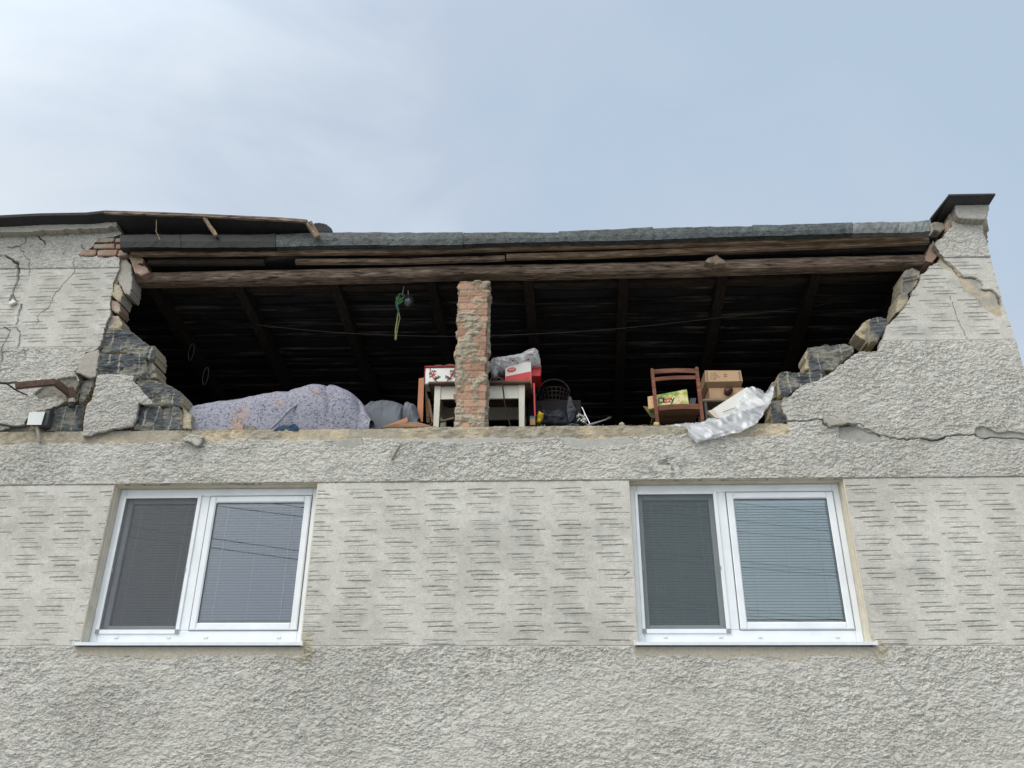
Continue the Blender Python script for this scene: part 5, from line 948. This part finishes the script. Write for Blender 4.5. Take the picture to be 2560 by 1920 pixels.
curtain('bunched_fold', [(1660, 1064), (1700, 1060), (1745, 1056), (1770, 1050), (1810, 1052), (1830, 1060), (1835, 1072), (1800, 1086), (1770, 1092), (1742, 1106), (1728, 1092), (1716, 1070), (1690, 1067)], -0.06, M['lace'], 41, parent=cur, fold=.04)
curtain('bunched_fold', [(1726, 1066), (1768, 1062), (1784, 1084), (1776, 1096), (1742, 1107), (1728, 1092)], -0.075, M['lace'], 47, parent=cur, fold=.03)
curtain('bunched_fold', [(1905, 985), (1922, 975), (1933, 962), (1936, 985), (1928, 1010), (1915, 1015)], 0.0, M['lace'], 51, parent=cur, fold=.03)
# ---- hanging things
hr = T('hanging_ribbon', 'green ribbon with long yellow-green strings hanging from the beam', 'ribbon', W(998, 722, .35))
mb = MB(); mb.tube([W(1010, 715, .35), W(1006, 735, .35)], .004, 5); mb.build('hook_string', M['pale_wire'], hr)
mb = MB()
for (u, v, r_) in ((1003, 742, .032), (997, 748, .026), (1000, 752, .030), (994, 758, .018)):
    c = W(u, v, .35); mb.tube([(c[0]+r_*math.cos(a)*.9, .35+.012*math.sin(2*a), c[2]+r_*math.sin(a)) for a in np.linspace(0, 2*math.pi, 14)], .009, 6)
mb.build('bow', M['ribbon'], hr)
mb = MB(); mb.tube([W(996, 755, .35), W(992, 765, .35), W(996, 775, .35), W(995, 785, .35)], [.012, .016, .01, .008], 6); mb.build('ribbon_tail', M['teal'], hr)
mb = MB(); mb.tube([W(996, 776, .35), W(993, 800, .35), W(989, 825, .35), W(988, 850, .35)], [.007, .009, .009, .005], 6); mb.tube([W(997, 780, .35), W(1000, 795, .35), W(994, 820, .35), W(990, 850, .35)], .005, 6); mb.build('string', M['ribbon_y'], hr)
hb = T('hanging_jar', 'round dark glass ball hanging by a wire under the beam', 'glass ball', W(1021, 728, .4))
c = W(1021, 754, .4); mb = MB(); V = []; n1_, n2_ = 18, 12
ob = MB(); 
for i in range(n2_+1):
    ph = math.pi*i/n2_
    for j in range(n1_): th_ = 2*math.pi*j/n1_; ob.v.append((c[0]+.062*math.sin(ph)*math.cos(th_), c[1]+.062*math.sin(ph)*math.sin(th_), c[2]+.075*math.cos(ph)))
for i in range(n2_):
    for j in range(n1_): a = i*n1_+j; b = i*n1_+(j+1) % n1_; ob.f.append((a, b, b+n1_, a+n1_))
gm, gt, gb = new_mat('dark_glass'); gb.inputs['Base Color'].default_value = (0.03, 0.04, 0.04, 1); gb.inputs['Roughness'].default_value = 0.08; gb.inputs['Specular IOR Level'].default_value = 0.9
nn = noise_node(gt, 22, 2); bump(gt, gb, nn.outputs['Fac'], .02)
ob.build('glass_ball', gm, hb, True); mb = MB(); mb.tube([W(1021, 738, .4), W(1020, 726, .4)], .005, 6); mb.build('loop', M['pale_wire'], hb)
cable('wire', [(640, 812, .9), (800, 828, .9), (980, 838, .9), (1200, 840, .9), (1500, 825, .9), (1750, 800, .9), (2010, 768, .9), (2080, 756, .9)], .0035, M['wire'], 'thin clothesline wire sagging across the dark attic', 'wire')
for (u, v, l_) in ((478, 880, 28), (514, 940, 22)):
    mb = MB(); c = W(u, v, .6); mb.tube([(c[0]+.028*math.cos(a), .6, c[2]+.10*math.sin(a)) for a in np.linspace(0, 2*math.pi, 24)], .0018, 5); o = mb.build('wire_loop', mat('dark_loop', (0.035, 0.035, 0.035), .6, .1)); solo(o, 'faint wire loop dangling at the dark left end, %s one' % ('upper' if u < 500 else 'lower'), 'wire loop', 'wire loops')
o = slab('mud_nest', [(1762, 655), (1770, 643), (1784, 638), (1792, 633), (1800, 640), (1812, 648), (1816, 656), (1790, 660)], 0.02, .2, None, None, 'stone', .006, .02, cut=.01); o.data.materials[0] = M['mud']; solo(o, 'brown mud nest stuck on top of the long beam', 'nest')
# rubble crumbs along the ledge
r5 = random.Random(11); cr_lab = [(470, 1072, 'crumb of mortar at the foot of the lowest left block'), (740, 1076, 'crumb of mortar before the dark blue cloth'), (1553, 1062, 'lone crumb of mortar on the bare ledge between umbrella and chair'), (1985, 1060, 'crumb of mortar right of the lace curtain')]
for u, v, lb_ in cr_lab:
    o = slab('mortar_crumb', [(u-8, v+2), (u-5, v-5), (u+3, v-8), (u+9, v-2), (u+8, v+3)], .0, .06, None, None, 'stone', .005, .01, cut=.006); solo(o, lb_, 'rubble', 'mortar crumbs')

# ---- overhead cables across the street, mirrored in the panes
for k, (za, zb_, yy) in enumerate(((15.2, 6.6, -20), (14.6, 6.2, -20.4), (13.6, 6.1, -20.2), (13.0, 5.2, -21), (12.2, 5.0, -20), (11.4, 3.5, -20.6), (10.9, 3.4, -20.3))):
    mb = MB(); mb.tube([(-30+60*t, yy, za+(zb_-za)*t-1.1*4*t*(1-t)*.6+.66) for t in np.linspace(0, 1, 30)], .013, 5); o = mb.build('overhead_cable', M['cable']); solo(o, '%s of the dark overhead cables mirrored in the window panes' % ('highest', 'second highest', 'third from the top', 'middle one', 'third from the bottom', 'second lowest', 'lowest')[k], 'cable', 'overhead cables')

# ---- fine grit strewn along the ledge and the broken block tops
gr = MB(); rg = random.Random(21)
def pebble(c, q):
    base = len(gr.v); a0 = rg.uniform(0, 6)
    pts = [(0, 0, 1), (1, 0, 0), (0, 1, 0), (-1, 0, 0), (0, -1, 0), (0, 0, -1)]
    for p_ in pts:
        k = q*rg.uniform(.6, 1.3); gr.v.append((c[0]+k*(p_[0]*math.cos(a0)-p_[1]*math.sin(a0)), c[1]+k*(p_[0]*math.sin(a0)+p_[1]*math.cos(a0)), c[2]+k*.7*p_[2]))
    for f_ in ((0, 1, 2), (0, 2, 3), (0, 3, 4), (0, 4, 1), (5, 2, 1), (5, 3, 2), (5, 4, 3), (5, 1, 4)): gr.f.append(tuple(base+i for i in f_))
for k in range(520):
    x_ = rg.uniform(-3.5, 2.6); q = rg.choice([.004, .005, .006, .008, .012]); 
    if rg.random() < .4: x_ = rg.choice([-3.0, -2.7, -1.6, .3, .9, 1.0, 2.2])+rg.gauss(0, .12)
    pebble((x_, rg.uniform(.012, .14), ZL+.004+q*.5), q)
tag(gr.build('grit', M['mud']), 'fine mortar grit strewn along the raw ledge', 'grit', kind='stuff')
